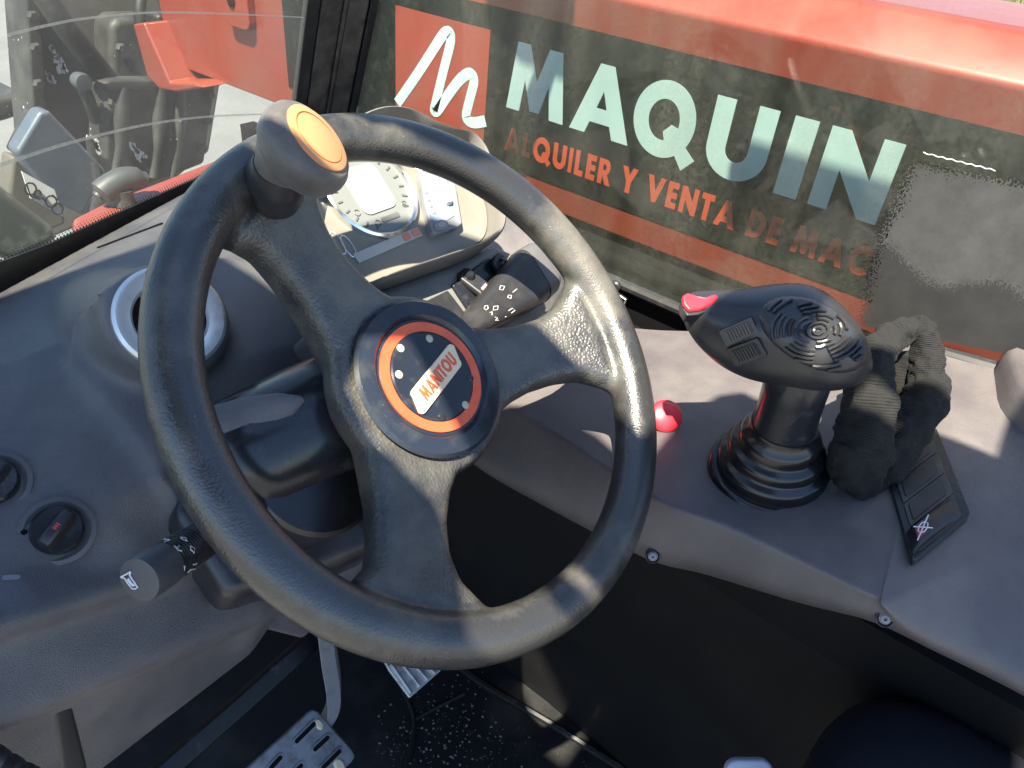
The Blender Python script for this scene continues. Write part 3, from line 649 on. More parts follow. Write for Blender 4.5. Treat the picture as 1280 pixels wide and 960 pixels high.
# ================================================================== STEERING WHEEL
WR, WT = .19, .0181
SPK = [math.radians(a) for a in (107, -14, -134)]
wh = thing('steering_wheel', 'black three spoke steering wheel with a spinner knob and round badge', 'steering wheel', (0, 0, 0))
bm = bmesh.new()
a_k, b_k = 144, 20
rings = []
for i in range(a_k):
    a = 2*math.pi*i/a_k
    rings.append([bm.verts.new(W((WR+WT*math.cos(t))*math.cos(a), (WR+WT*math.cos(t))*math.sin(a), WT*math.sin(t))) for t in [2*math.pi*k/b_k for k in range(b_k)]])
for i in range(a_k):
    A, B = rings[i], rings[(i+1) % a_k]
    for k in range(b_k): bm.faces.new((A[k], A[(k+1) % b_k], B[(k+1) % b_k], B[k]))
for sa in SPK:
    secs = []
    for r, hw, top, th in ((.02, .042, -.030, .038), (.055, .041, -.029, .040), (.08, .033, -.026, .040), (.105, .0285, -.020, .038), (.13, .029, -.012, .036), (.152, .035, -.003, .033), (.168, .050, .004, .026), (.182, .066, .004, .016)):
        c = Vector((r*math.cos(sa), r*math.sin(sa))); t = Vector((-math.sin(sa), math.cos(sa)))
        s = []
        for x, y in rrect(2*hw, th, .009, 4):
            q = c + t*x; 
            if r > .15: q = q*(r/q.length)
            crown = -.004*(x/hw)**2
            s.append(W(q.x, q.y, top - th/2 + y + (crown if y > 0 else 0)))
        secs.append(s)
    a_loft(bm, secs)
hb = [(0, -.070), (.060, -.070), (.072, -.060), (.074, -.038), (.070, -.031), (0, -.029)]
a_lathe(bm, hb, WF, 64)
me = remesh(bm, .0022, 14, .5)
# split the fused skin into rim and spokes, keeping its normals
me.update()
vn = [v.normal.copy() for v in me.vertices]
groups = {}
for p in me.polygons:
    c = p.center; x, y = c.dot(E1), c.dot(E2); r = math.hypot(x, y)
    if r > .1665: k = 'rim'
    elif r < .068: k = 'hub'
    else:
        a = math.atan2(y, x); k = min(range(3), key=lambda i: abs((a-SPK[i]+math.pi) % (2*math.pi)-math.pi))
    groups.setdefault(k, []).append(p)
for k, ps in groups.items():
    idx = {}; vs = []; fs = []; ns = []
    for p in ps:
        f = []
        for v in p.vertices:
            if v not in idx: idx[v] = len(vs); vs.append(me.vertices[v].co[:]); ns.append(vn[v])
            f.append(idx[v])
        fs.append(f)
    m2 = bpy.data.meshes.new('w'); m2.from_pydata(vs, [], fs); m2.update()
    o = bpy.data.objects.new('rim' if k == 'rim' else ('hub' if k == 'hub' else 'spoke'), m2)
    m2.materials.append(M_rim if k == 'rim' else M_wheel)
    for p in m2.polygons: p.use_smooth = True
    m2.normals_split_custom_set_from_vertices(ns)
    link(o, wh)
bpy.data.meshes.remove(me)
# badge disc
cz = -.0285
HF = WF @ Matrix.Translation((.0025, .001, 0))
bm = bmesh.new(); a_lathe(bm, [(0.001, cz), (.0628, cz), (.0638, cz+.002), (.061, cz+.0045), (.053, cz+.0062), (.0495, cz+.0065), (.0475, cz+.0045), (.0465, cz+.0030), (.044, cz+.003), (0, cz+.003)], HF, 96)
cap = obj('hub_cap', bm, mat('hub_gloss', (.013, .017, .026), .22, dirt=(.04, .042, .04), dscale=45, dlo=.5, dhi=.8, speck=(420, .1, (.4, .4, .36))), wh, angle=28)
bm = bmesh.new()
a_lathe(bm, [(.0362, cz+.0028), (.0362, cz+.0042), (.0442, cz+.0042), (.0442, cz+.0028)], HF, 96); obj('badge_ring', bm, M_ring, cap, smooth=False)
bm = bmesh.new(); a_lathe(bm, [(0, cz+.0028), (.0357, cz+.0028), (.0359, cz+.0052), (.0345, cz+.006), (0, cz+.0063)], HF, 96); obj('badge_disc', bm, mat('badge_black', (.012, .015, .022), .16, dirt=(.05, .048, .045), dscale=70, dlo=.55, dhi=.8), cap, angle=25)
for (px, py, lit) in ((501, 435, 1), (537, 423, 1), (499, 468, 1), (582, 506, 1), (588, 472, 0), (553, 520, 0)):
    q = onh(px, py, cz+.0065); F = WF @ Matrix.Translation((q.x, q.y, cz+.0058))
    bm = bmesh.new(); a_lathe(bm, [(.0032, 0), (.0032, .0006), (.0022, .0012), (0, .0014)], F, 16); obj('rivet_dot', bm, mat('stud_olive', (.33, .33, .24), .5) if lit else M_gloss, cap)
qa = onh(520, 506, cz+.0075); qb = onh(571, 441, cz+.0075); d = (qb-qa); L0 = d.length; an = math.atan2(d.y, d.x)
BFm = WF @ Matrix.Translation(((qa.x+qb.x)/2, (qa.y+qb.y)/2, cz+.0058)) @ Matrix.Rotation(an, 4, 'Z')
LBAR, HB = L0*1.0, .0185
bm = bmesh.new(); a_prism(bm, [(x + (.003 if y > 0 else -.003), y) for x, y in rrect(LBAR, HB, .004, 4)], 0, .0022, BFm); bar = obj('name_bar', bm, M_cream, cap, bevel=.0006, seg=2)
textline('MANITOU', BFm @ Matrix.Translation((-LBAR*.36, -HB*.27, .0023)), HB*.58, M_ring, cap, gap=.10, total=LBAR*.76, ext=.0005, shear=.12)
# spinner knob
kr_ = ray(388, 180).normalized()
kx = (CR - kr_*kr_.dot(CR)).normalized(); ky = (CD - kr_*kr_.dot(CD)).normalized()
ka = (-kr_*.46 + (kx*.77 - ky*.64).normalized()*.888).normalized()
KC = dep(397, 173, .478)                                   # centre of the cap's face
KF = fr(KC, (E1 - ka*E1.dot(ka)), ka.cross(E1))
K0 = W(-.051, .160, .006)
bm = bmesh.new(); NK = KC - ka*.045
n1_ = (NK-K0).normalized().lerp(WN, .5).normalized(); C1 = fr(K0, (E1 - n1_*E1.dot(n1_)), n1_.cross(E1))
a_lathe(bm, [(.017, -.006), (.0195, .006), (.0198, .020), (.0175, .026), (.016, .030)], C1, 40); kc = obj('knob_collar', bm, M_satin, wh)
M_knob = mat('knob_plastic', (.058, .053, .050), .42, grain=900, gstr=.3, dirt=(.14, .122, .10), dscale=18, dlo=.40, dhi=.72, sheen=.1)
bm = bmesh.new(); secs = []
for f, rr in ((0, .0155), (.35, .018), (.7, .0225), (1, .0265)):
    c = (K0 + n1_*.027).lerp(KC - ka*.0235, f); nn = n1_.lerp(ka, f).normalized(); F = fr(c, (E1 - nn*E1.dot(nn)), nn.cross(E1))
    secs.append([F @ Vector((rr*math.cos(2*math.pi*k/48), rr*math.sin(2*math.pi*k/48), 0)) for k in range(48)])
a_loft(bm, secs); obj('knob_neck', bm, M_knob, wh, angle=60)
bm = bmesh.new(); a_lathe(bm, [(0, -.025), (.0270, -.0245), (.0300, -.021), (.0320, -.0145), (.0323, -.0105), (.0312, -.0055), (.0282, -.0018), (.0250, -.0004), (0, -.0003)], KF, 64); kn = obj('spinner_knob', bm, M_knob, wh, angle=50)
bm = bmesh.new(); a_lathe(bm, [(.0238, -.0015), (.0238, .0008), (.0228, .0014), (0, .0016)], KF, 56); kd = obj('knob_disc', bm, M_orange, kn)
bm = bmesh.new(); a_tube(bm, [KF @ Vector((.0182*math.cos(t*math.pi/24), .0182*math.sin(t*math.pi/24), .0016)) for t in range(49)], .00035, 6, cap=False); obj('disc_groove', bm, M_orline, kn)

# ================================================================== STEERING COLUMN
co = thing('steering_column', 'dark steering column shroud with its two control stalks behind the wheel', 'steering column', tuple(W(0, 0, -.2)))
bm = bmesh.new()
secs = []
for x, rr, dy in ((-.150, .028, .030), (-.146, .042, .028), (-.12, .050, .026), (-.06, .055, .022), (.0, .056, .016), (.05, .054, .014), (.09, .048, .016), (.105, .036, .018)):
    secs.append([W(x, dy + rr*math.cos(t)*(.85 if math.cos(t) > 0 else 1.1), -.115 + rr*math.sin(t)*1.0) for t in [2*math.pi*k/32 for k in range(32)]])
a_loft(bm, secs)
obj('upper_shroud', bm, M_gloss, co, angle=60)
bm = bmesh.new(); a_tube(bm, [W(0, 0, -.05), W(0, 0, -.10), W(0, 0, -.2), W(0, -.01, -.34)], [.034, .05, .062, .075], 40); obj('column_tube', bm, M_satin, co, angle=60)
bm = bmesh.new(); c0 = W(-.085, -.012, -.088)
a_lathe(bm, [(.052, -.06), (.052, .0), (.049, .003), (.0, .004)], fr(c0, E1, E2), 56); obj('shroud_end', bm, mat('black_disc', (.010, .010, .012), .3, dirt=(.03, .03, .028), dscale=50), co)
# long pale tongue of the shroud
bm = bmesh.new(); secs = []
tA, tB = W(-.16, .05, -.10), W(-.080, .036, -.062)
for f, ra, rb in ((0, .020, .016), (.3, .0195, .016), (.6, .017, .013), (.85, .011, .008), (1, .003, .002)):
    c = tA.lerp(tB, f); secs.append([c + E2*ra*math.cos(t) + WN*rb*math.sin(t) for t in [2*math.pi*k/20 for k in range(20)]])
a_loft(bm, secs); obj('shroud_tongue', bm, M_dash, co, angle=60)
bm = bmesh.new(); secs = []
for x, e0, e1_ in ((-.17, -.06, .02), (-.14, -.07, .03), (-.10, -.085, .02), (-.04, -.10, .0)):
    secs.append([W(x, e0, -.15), W(x, e1_, -.15), W(x, e1_-.01, -.205), W(x, e0-.01, -.205)])
a_loft(bm, secs); obj('lower_shroud', bm, M_satin, co, bevel=.012, angle=20)
bm = bmesh.new(); a_tube(bm, [W(-.145, -.04, -.149), W(-.10, -.012, -.080), W(-.05, .008, -.080)], .0006, 6); obj('shroud_seam', bm, M_grey, co)
# left stalk
sT = dep(173, 726, .425); sB = W(-.085, -.012, -.125); sx = (sT-sB).normalized()
LF = fr(sB, E2 - sx*E2.dot(sx), sx.cross(E2))
Ls = (sT-sB).length
bm = bmesh.new(); a_lathe(bm, [(.0105, 0), (.0105, Ls-.105), (.0113, Ls-.085), (.0123, Ls-.055), (.0123, Ls-.044)], LF, 40); st = obj('indicator_stalk', bm, M_satin, co, angle=50)
bm = bmesh.new()
pr = [(.0121, Ls-.046)]
for k in range(10):
    z = Ls-.045+k*.0022; pr += [(.0130, z), (.0130, z+.0011), (.0124, z+.0012), (.0124, z+.0021)]
pr += [(.0130, Ls-.0225)]
a_lathe(bm, pr, LF, 40); slv = obj('ribbed_sleeve', bm, M_satin, st, angle=25)
bm = bmesh.new(); a_lathe(bm, [(.0130, Ls-.0225), (.0134, Ls-.018), (.0134, Ls-.004), (.0127, Ls-.0008), (0, Ls)], LF, 48); ec = obj('horn_button', bm, mat('stalk_cap', (.05, .05, .055), .42, grain=900, gstr=.2), st, angle=28)
def onend(px, py):
    P = onpl(px, py, sT + sx*.0004, sx); q = LF.inverted() @ P; return (q.x, q.y)
def ep(l): return [onend(131+x/6.4, 619+y/6.4) for x, y in l]
for l in (((126, 656), (165, 636), (206, 612)), ((158, 664), (172, 690), (196, 722), (218, 748), (240, 750), (262, 738), (236, 700), (214, 668), (196, 640)), ((196, 640), (204, 618)), ((158, 664), (134, 660)), ((178, 672), (206, 712), (232, 730)), ((186, 664), (214, 706), (240, 724))):
    bm = bmesh.new(); a_tube(bm, [LF @ Vector((*q, Ls+.0002)) for q in ep(l)], .00052, 6); obj('horn_symbol', bm, M_white, ec)
bv1, bv2 = bvh_of(st), bvh_of(slv)
def onstalk(px, py):
    for bb_ in (bv2, bv1):
        l, n_ = hit(bb_, px, py)
        if l is not None: return l + (CL-l).normalized()*.0004
    return None
def stroke(pts, r=.00045):
    P = [onstalk(130+x/6.4, 620+y/6.4) for x, y in pts]; P = [p for p in P if p is not None]
    if len(P) < 2: return
    bm = bmesh.new(); a_tube(bm, P, r, 6); obj('printed_symbol', bm, M_white, st)
for pts in (((440, 355), (480, 345), (525, 352), (480, 370), (440, 360)), ((615, 330), (650, 335), (665, 360), (630, 350), (615, 330)), ((690, 400), (725, 420), (720, 455), (695, 430), (690, 400)),
            ((560, 400), (590, 420), (580, 450), (605, 470)), ((600, 400), (570, 430), (625, 440)), ((555, 612), (600, 592)), ((630, 555), (645, 560), (640, 595), (626, 590), (630, 555)), ((715, 550), (740, 540), (730, 580), (690, 590), (670, 612))):
    stroke(pts)
# right stalk: a flattened paddle
M_print = mat('faded_print', (.45, .45, .44), .5)
rA = W(.085, .02, -.095); rB = W(.243, .040, -.088)
bm = bmesh.new(); secs = []; rx = (rB-rA).normalized()
for f, ra, rb in ((0, .010, .010), (.25, .013, .012), (.5, .020, .015), (.72, .0265, .018), (.9, .029, .0195), (.97, .028, .019), (1., .024, .016)):
    c = rA.lerp(rB, f); secs.append([c + E2*x + WN*y for x, y in rrect(2*ra, 2*rb, min(ra, rb)*.75, 5)])
a_loft(bm, secs); rs = obj('wiper_stalk', bm, M_satin, co, angle=40)
bm = bmesh.new(); secs = []
for f, ra, rb in ((.86, .0293, .0197), (.96, .0285, .0194), (1.01, .025, .017)):
    c = rA.lerp(rB, f); secs.append([c + E2*x + WN*y for x, y in rrect(2*ra, 2*rb, min(ra, rb)*.75, 5)])
a_loft(bm, secs); obj('stalk_cap', bm, mat('stalk_cap_grey', (.085, .085, .085), .4), rs, angle=40)
bv = bvh_of(rs)
def onr(px, py):
    l, n_ = hit(bv, px, py)
    return (l + n_*.0003) if l else None
def rstroke(pts, r=.00042):
    P = [onr(530+x/4.267, 300+y/4.267) for x, y in pts]; P = [p for p in P if p]
    if len(P) < 2: return
    bm = bmesh.new(); a_tube(bm, P, r, 6); obj('printed_symbol', bm, M_print, rs)
for pts in (((325, 352), (338, 350), (342, 365), (330, 374), (320, 366), (325, 352)), ((350, 388), (362, 382), (362, 402)), ((378, 412), (392, 416), (380, 428), (396, 428)),
            ((372, 355), (395, 352), (392, 372), (368, 375), (372, 355)), ((408, 245), (430, 248), (420, 268), (402, 265), (408, 245)), ((450, 295), (466, 296), (462, 314), (446, 308), (450, 295)), ((472, 280), (495, 262)),
            ((450, 378), (470, 365), (485, 375), (465, 390)), ((432, 410), (438, 408))):
    rstroke(pts)

# ================================================================== INSTRUMENT CLUSTER
CH = -.09
cl = thing('instrument_cluster', 'sunlit pale instrument cluster with round dial under a grey hood', 'instrument cluster', tuple(W(.12, .12, CH-.05)))
def cp(px, py, h=CH): q = onh(px, py, h); return (q.x, q.y)
hood = [(395, 330), (385, 250), (410, 180), (440, 148), (478, 131), (515, 133), (545, 148), (572, 158), (596, 165), (612, 185), (622, 215), (634, 250), (633, 284), (612, 303), (560, 322), (500, 342), (440, 362)]
hoodp = [cp(*p, CH+.02) for p in hood]
hoodc = [(v.x, v.y) for v in crom([Vector((a, b, 0)) for a, b in hoodp], 5, True)]
cen = Vector((sum(a for a, b in hoodc)/len(hoodc), sum(b for a, b in hoodc)/len(hoodc)))
def sc(pts, k, off=(0, 0)): return [(cen.x + (a-cen.x)*k + off[0], cen.y + (b-cen.y)*k + off[1]) for a, b in pts]
secs = []
for k, h in ((.55, CH-.10), (.80, CH-.085), (.95, CH-.05), (1.0, CH-.01), (1.0, CH+.012), (.985, CH+.0185), (.965, CH+.02), (.945, CH+.017), (.935, CH+.008), (.90, CH-.008)):
    secs.append([W(a, b, h) for a, b in sc(hoodc, k)])
bm = bmesh.new(); a_loft(bm, secs); obj('hood', bm, M_hood, cl, angle=40)
bm = bmesh.new(); a_prism(bm, sc(hoodc, .90), CH-.012, CH-.003, WF); obj('face_panel', bm, M_face, cl, bevel=.001, seg=2)
# dial
M_gmark = mat('gauge_print', (.09, .095, .09), .4)
dc = Vector(cp(463, 238)); dr = .0445
DF = WF @ Matrix.Translation((dc.x, dc.y, CH))
bm = bmesh.new(); a_lathe(bm, [(dr+.003, -.003), (dr+.003, .003), (dr+.001, .0045), (dr-.001, .003), (dr-.0015, -.002)], DF, 72); obj('dial_bezel', bm, M_chrome, cl)
bm = bmesh.new(); a_lathe(bm, [(dr-.001, -.003), (dr-.001, -.001), (0, -.001)], DF, 72); dl = obj('dial', bm, M_dial, cl)
bm = bmesh.new(); a_prism(bm, [(x, y) for x, y in rrect(.040, .046, .008, 5, 0, .002)], -.001, .0002, DF); obj('display_screen', bm, M_lcd, dl, smooth=False)
for k in range(9):
    a = math.radians(-40+k*16); bm = bmesh.new(); a_box(bm, (.036, 0, -.0004), (.006, .0016, .0008), DF @ Matrix.Rotation(a, 4, 'Z')); obj('gauge_mark', bm, M_gmark, dl, smooth=False)
for k in range(7):
    a = math.radians(150+k*16); bm = bmesh.new(); a_box(bm, (.036, 0, -.0004), (.005, .0014, .0008), DF @ Matrix.Rotation(a, 4, 'Z')); obj('gauge_mark', bm, M_gmark, dl, smooth=False)
bm = bmesh.new(); a_prism(bm, rrect(.022, .005, .002, 3, .004, -.029), -.001, -.0002, DF); obj('gauge_strip', bm, M_gmark, dl, smooth=False)
for x, y in ((-.026, -.015), (.027, -.022), (-.012, -.030)):
    bm = bmesh.new(); a_tube(bm, [DF @ Vector((x+.003*math.cos(t*.785), y+.003*math.sin(t*.785), -.0005)) for t in range(9)], .0004, 5); obj('gauge_symbol', bm, M_gmark, dl)
# auxiliary panel right of the dial
pod = [cp(*p) for p in ((521, 215), (556, 205), (566, 235), (574, 283), (568, 288), (541, 297), (536, 292), (527, 255))]
bm = bmesh.new(); a_prism(bm, pod, CH-.004, CH+.006, WF); pd = obj('side_pod', bm, M_grey, cl, bevel=.0015, seg=2)
pin = [cp(*p, CH+.006) for p in ((526, 219), (553, 211), (561, 237), (567, 270), (545, 284), (540, 275), (531, 250))]
bm = bmesh.new(); a_prism(bm, pin, CH+.005, CH+.0066, WF); obj('pod_sheet', bm, M_blue, pd, smooth=False)
for px, py in ((532, 240), (535, 249), (538, 257), (542, 265)):
    q = cp(px, py, CH+.0066); bm = bmesh.new(); a_lathe(bm, [(.0024, 0), (.0024, .0006), (.0014, .001), (0, .0011)], WF @ Matrix.Translation((q[0], q[1], CH+.0064)), 14); obj('indicator_lamp', bm, M_grey, pd)
q = cp(558, 250, CH+.007); bm = bmesh.new(); a_lathe(bm, [(.006, 0), (.0055, .003), (.004, .005), (0, .0055)], WF @ Matrix.Translation((q[0], q[1], CH+.0064)), 20); obj('pod_knob', bm, M_silver, pd)
q = cp(552, 281, CH+.008); bm = bmesh.new(); a_prism(bm, ell(.009, .0052, 24, *q), CH+.004, CH+.0085, WF); pb = obj('pod_button', bm, M_grey, pd, bevel=.001, seg=2)
bm = bmesh.new(); a_prism(bm, ell(.0055, .0028, 24, *q), CH+.0084, CH+.0092, WF); obj('button_inset', bm, M_lcd, pd, smooth=False)
# warning strip with two red lamps
a, b = cp(446, 322), cp(526, 288); s0 = Vector(a); s1 = Vector(b); t = (s1-s0).normalized(); nn = Vector((-t.y, t.x))
bm = bmesh.new(); a_prism(bm, [s0-nn*.0045, s1-nn*.0045, s1+nn*.0045, s0+nn*.0045], CH-.004, CH-.0015, WF); wsn = obj('warning_strip', bm, mat('strip_grey', (.36, .36, .33), .3), cl, smooth=False)
for f in (.78, .93):
    c = s0.lerp(s1, f); bm = bmesh.new(); a_prism(bm, [(c+t*x+nn*y) for x, y in rrect(.009, .0065, .0015, 3)], CH-.002, CH-.0008, WF); obj('warning_lamp', bm, mat('lamp_red', (.5, .16, .12), .3), wsn, smooth=False)
for px, py in ((424, 302), (437, 306)):
    q = cp(px, py); bm = bmesh.new(); a_tube(bm, [W(q[0]+.0045*math.cos(k*.524), q[1]+.011*math.sin(k*.524), CH-.0026) for k in range(13)], .0006, 6); obj('oval_key', bm, M_silver, cl)

# ------------------------------------------------------------------ switch panel under the cluster
sp = thing('centre_panel', 'grey switch panel with two black rockers between cluster and right stalk', 'switch panel', tuple(W(.17, .04, -.16)))
SPH = -.105
spo = [cp(*p, SPH) for p in ((400, 395), (470, 362), (560, 330), (618, 304), (640, 312), (668, 345), (690, 385), (650, 440), (560, 470), (470, 460))]
bm = bmesh.new(); secs = [[W(a, b, h) for a, b in spo] for h in (SPH-.10, SPH)]; a_loft(bm, secs); obj('panel', bm, M_swp, sp, bevel=.010, angle=30)
fo = [cp(*p, SPH) for p in ((563, 358), (607, 324), (637, 328), (650, 352), (600, 402), (588, 396))]
bm = bmesh.new(); a_prism(bm, fo, SPH-.004, SPH+.004, WF); rk = obj('rocker_frame', bm, M_gloss, sp, bevel=.002, seg=2)
for (px, py, nm) in ((594, 356, 0), (628, 338, 1)):
    q = cp(px, py, SPH+.006); F = WF @ Matrix.Translation((q[0], q[1], SPH+.003)) @ Matrix.Rotation(math.radians(14), 4, 'Z') @ Matrix.Rotation(math.radians(-16 if nm == 0 else 14), 4, 'X')
    bm = bmesh.new(); a_prism(bm, rrect(.019, .036, .006, 5), 0, .008, F); r1 = obj('rocker', bm, M_satin, rk, bevel=.003)
    bm = bmesh.new(); a_lathe(bm, [(.0055, .006), (.005, .010), (.003, .0125), (0, .0132)], F @ Matrix.Translation((0, .008, 0)), 18); obj('rocker_nub', bm, M_gloss, rk)
    bm = bmesh.new(); a_prism(bm, rrect(.009, .006, .001, 2, 0, -.011), .0078, .0086, F); obj('rocker_lens', bm, mat('lens_pink', (.55, .35, .33), .35), rk, smooth=False)
bl = [cp(*p, SPH) for p in ((530, 378), (558, 364), (584, 398), (556, 412))]
bm = bmesh.new(); a_prism(bm, bl, SPH-.002, SPH+.003, WF); obj('blank_cover', bm, M_satin, sp, bevel=.0015, seg=2)
# black lower plate with screw and cable gland right of the stalk
kp = thing('key_plate', 'black plate with a screw and round plug beneath the right stalk', 'plate', tuple(onz(695, 430, -.17)))
KN = Vector((-.35, -.55, .76)).normalized(); KP = onz(695, 420, -.135); KPF = fr(KP, E1 - KN*E1.dot(KN), KN.cross(E1))
def kl(px, py, o=0): q = KPF.inverted() @ onpl(px, py, KP+KN*o, KN); return (q.x, q.y)
bm = bmesh.new(); a_prism(bm, [kl(*p) for p in ((648, 400), (700, 382), (722, 400), (742, 436), (742, 500), (650, 520), (600, 450))], -.05, 0, KPF); obj('plate', bm, M_satin, kp, bevel=.006)
bm = bmesh.new(); a_lathe(bm, [(.008, 0), (.008, .003), (.005, .004), (0, .0035)], KPF @ Matrix.Translation((*kl(694, 394), 0)), 20); obj('screw', bm, M_grey, kp)
bm = bmesh.new(); a_lathe(bm, [(.014, 0), (.014, .004), (.011, .006), (0, .006)], KPF @ Matrix.Translation((*kl(668, 402), 0)), 24); obj('ignition_ring', bm, M_gloss, kp)
bm = bmesh.new(); a_lathe(bm, [(.017, 0), (.0165, .008), (.012, .014), (0, .016)], KPF @ Matrix.Translation((*kl(707, 466), 0)), 28); obj('round_plug', bm, M_gloss, kp)

# ================================================================== DASHBOARD
da = thing('dashboard', 'charcoal moulded dashboard under the windscreen with a silver bezel and rotary knobs', 'dashboard', (-.15, .25, -.3))
def ytop(x): return WSP.y + .386*x - .012
def dash_form():
    bm = bmesh.new(); secs = []
    for x in (-.55, -.42, -.34, -.27, -.20, -.14, -.08, .0, .1, .2, .3, .38):
        yt = ytop(x); cy = .262 + .10*max(0, x+.1); 
        zD = -.124 - .42*(x+.25) if x < -.06 else -.205
        zD = max(-.22, min(-.09, zD))
        top = [(yt, -.062), (yt-.05, -.055), (cy+.03, -.048), (cy, -.052), (.205, -.074), (.150, -.098), (.108, zD+.008), (.10, zD), (.13, zD-.05)]
        bot = [(.25, zD-.08), (yt, -.18)]
        secs.append([(x, y, z) for y, z in top+bot])
    a_loft(bm, secs)
    secs = []
    for x in (-.55, -.42, -.34, -.27, -.20, -.13, -.075):
        zD = -.124 - .42*(x+.25); zE = zD - .055; s = .022 if x > -.08 else 0
        zF = -.318
        secs.append([(x, .25, zD), (x, .104+s, zD+.004), (x, .108+s, zD-.010), (x, .104+s, zD-.02), (x, .082+s, zE+.004), (x, .078+s, zE-.006), (x, .094+s, zE-.03), (x, .112+s, zF), (x, .13+s, zF-.012), (x, .26, zF)])
    a_loft(bm, secs)
    return bm
bm = dash_form()
# pod round the silver bezel
PN = Vector((-.10, -.72, .69)).normalized(); P0 = ony(211, 400, .215); PF = fr(P0, E1 - PN*E1.dot(PN), PN.cross(E1))
PROF = [(0, -.16), (.100, -.16), (.078, -.10), (.060, -.05), (.051, -.016), (.0475, .0), (.044, .006), (.0, .006)]
a_lathe(bm, PROF, PF, 48)
# shallow pit round each knob is left to the knob dishes
me = remesh(bm, .006, 2, .5)
bv = BVHTree.FromPolygons([v.co for v in me.vertices], [tuple(p.vertices) for p in me.polygons]); bpy.data.meshes.remove(me)
hump = [(186, 340), (128, 372), (98, 408), (80, 456), (118, 500), (160, 548), (196, 604), (246, 672), (330, 690), (420, 600), (430, 420), (330, 330), (250, 330)]
bm = dash_form()
a_lathe(bm, PROF, PF, 48)
top_, bot_ = [], []
for p in hump:
    l, n_ = hit(bv, *p)
    if l is None: continue
    nn_ = (n_ + Vector((-.1, -.5, .8))).normalized(); top_.append(l + nn_*.011); bot_.append(l - nn_*.05)
ct = sum(top_, Vector((0, 0, 0)))/len(top_)
rt_ = [[bm.verts.new(p) for p in bot_], [bm.verts.new(p) for p in top_]]
for i in range(len(top_)):
    j = (i+1) % len(top_); bm.faces.new((rt_[0][i], rt_[0][j], rt_[1][j], rt_[1][i]))
cv1 = bm.verts.new(ct + Vector((0, -.006, .008))); cv0 = bm.verts.new(ct - Vector((0, -.03, .05)))
for i in range(len(top_)):
    j = (i+1) % len(top_); bm.faces.new((rt_[1][i], rt_[1][j], cv1)); bm.faces.new((rt_[0][j], rt_[0][i], cv0))
me = remesh(bm, .0040, 15, .5)
dash = fin('moulding', me, M_dash, da, angle=180)
bv = bvh_of(dash)
def on_dash(px, py): 
    l, n_ = hit(bv, px, py); return l, n_
bm = bmesh.new(); a_lathe(bm, [(.042, .004), (.042, .009), (.0395, .0115), (.037, .0115), (.029, .0085), (.027, .006), (.027, .004)], PF, 64); bz = obj('bezel_ring', bm, M_silver, da, angle=30)
bm = bmesh.new(); a_lathe(bm, [(.0275, .0062), (.024, .0064), (0, .0066)], PF, 40); obj('bezel_core', bm, M_pit, da)
bm = bmesh.new(); a_box(bm, (0, 0, .0105), (.034, .004, .004), PF); a_box(bm, (.025, .012, .0115), (.010, .0016, .002), PF @ Matrix.Rotation(.35, 4, 'Z')); obj('bezel_slot', bm, M_pit, bz, smooth=False)
# louvre slots by the windscreen
for (a, b, wd, mt_, nm) in (((17, 356), (102, 314), .009, M_dash, 'vent_rib'), ((15, 357), (103, 318), .003, M_pit, 'vent_slot'), ((118, 309), (200, 278), .0035, M_pit, 'vent_slot'), ((-60, 372), (2, 362), .003, M_pit, 'vent_slot')):
    la, na = on_dash(*a); lb_, nb = on_dash(*b)
    if la is None or lb_ is None: continue
    d = lb_-la; F = fr(la, d, na.cross(d)); 
    off = .0 if mt_ is M_dash else -.0055
    bm = bmesh.new(); a_prism(bm, rrect(d.length, wd, wd*.45, 3, d.length/2, off), -.003, .003 if mt_ is M_dash else .0008, F); obj(nm, bm, mt_, da, bevel=.001 if mt_ is M_dash else 0, seg=2)
def rotary(px, py, lab, ang, icon=True):
    l, n_ = on_dash(px, py)
    nn = (n_*.5 + Vector((-.25, -.55, .8)).normalized()*.5).normalized()
    k = thing('rotary_knob', lab, 'knob', tuple(l), 'rotary knobs on the dashboard'); F = fr(l, E1 - nn*E1.dot(nn), nn.cross(E1)) @ Matrix.Rotation(ang, 4, 'Z') @ Matrix.Scale(.80, 4)
    bm = bmesh.new(); a_lathe(bm, [(.030, -.006), (.030, .0008), (.026, .0014), (.0225, -.0012), (.0225, -.004)], F, 48); obj('dish', bm, M_dash, k)
    bm = bmesh.new(); a_lathe(bm, [(.021, -.003), (.021, .007), (.019, .0095), (0, .0098)], F, 44); b_ = obj('body', bm, M_gloss, k)
    bm = bmesh.new(); secs = []
    for x, hw, hh in ((-.0185, .003, .004), (-.016, .0055, .009), (-.006, .0062, .0125), (.006, .0062, .0125), (.016, .0055, .009), (.0185, .003, .004)):
        secs.append([F @ Vector((x, a*hw, .008 + b*hh)) for a, b in ((-1.5, 0), (-1, .75), (-.6, 1), (.6, 1), (1, .75), (1.5, 0))])
    a_loft(bm, secs); g_ = obj('grip', bm, M_satin, k, bevel=.001, seg=2, angle=25)
    if icon:
        bm = bmesh.new()
        for i in range(3): a_box(bm, (-.0022+.0022*i, 0, .0208), (.0011, .004, .0004), F)
        a_box(bm, (0, 0, .02085), (.0062, .0009, .0004), F)
        obj('red_icon', bm, mat('icon_red', (.45, .05, .06), .5), k, smooth=False)
    return k
rotary(72, 664, 'black rotary knob with a small red symbol on the dashboard', math.radians(24))
rotary(-9, 604, 'black rotary knob cut off by the left edge of the photo', math.radians(24), False)
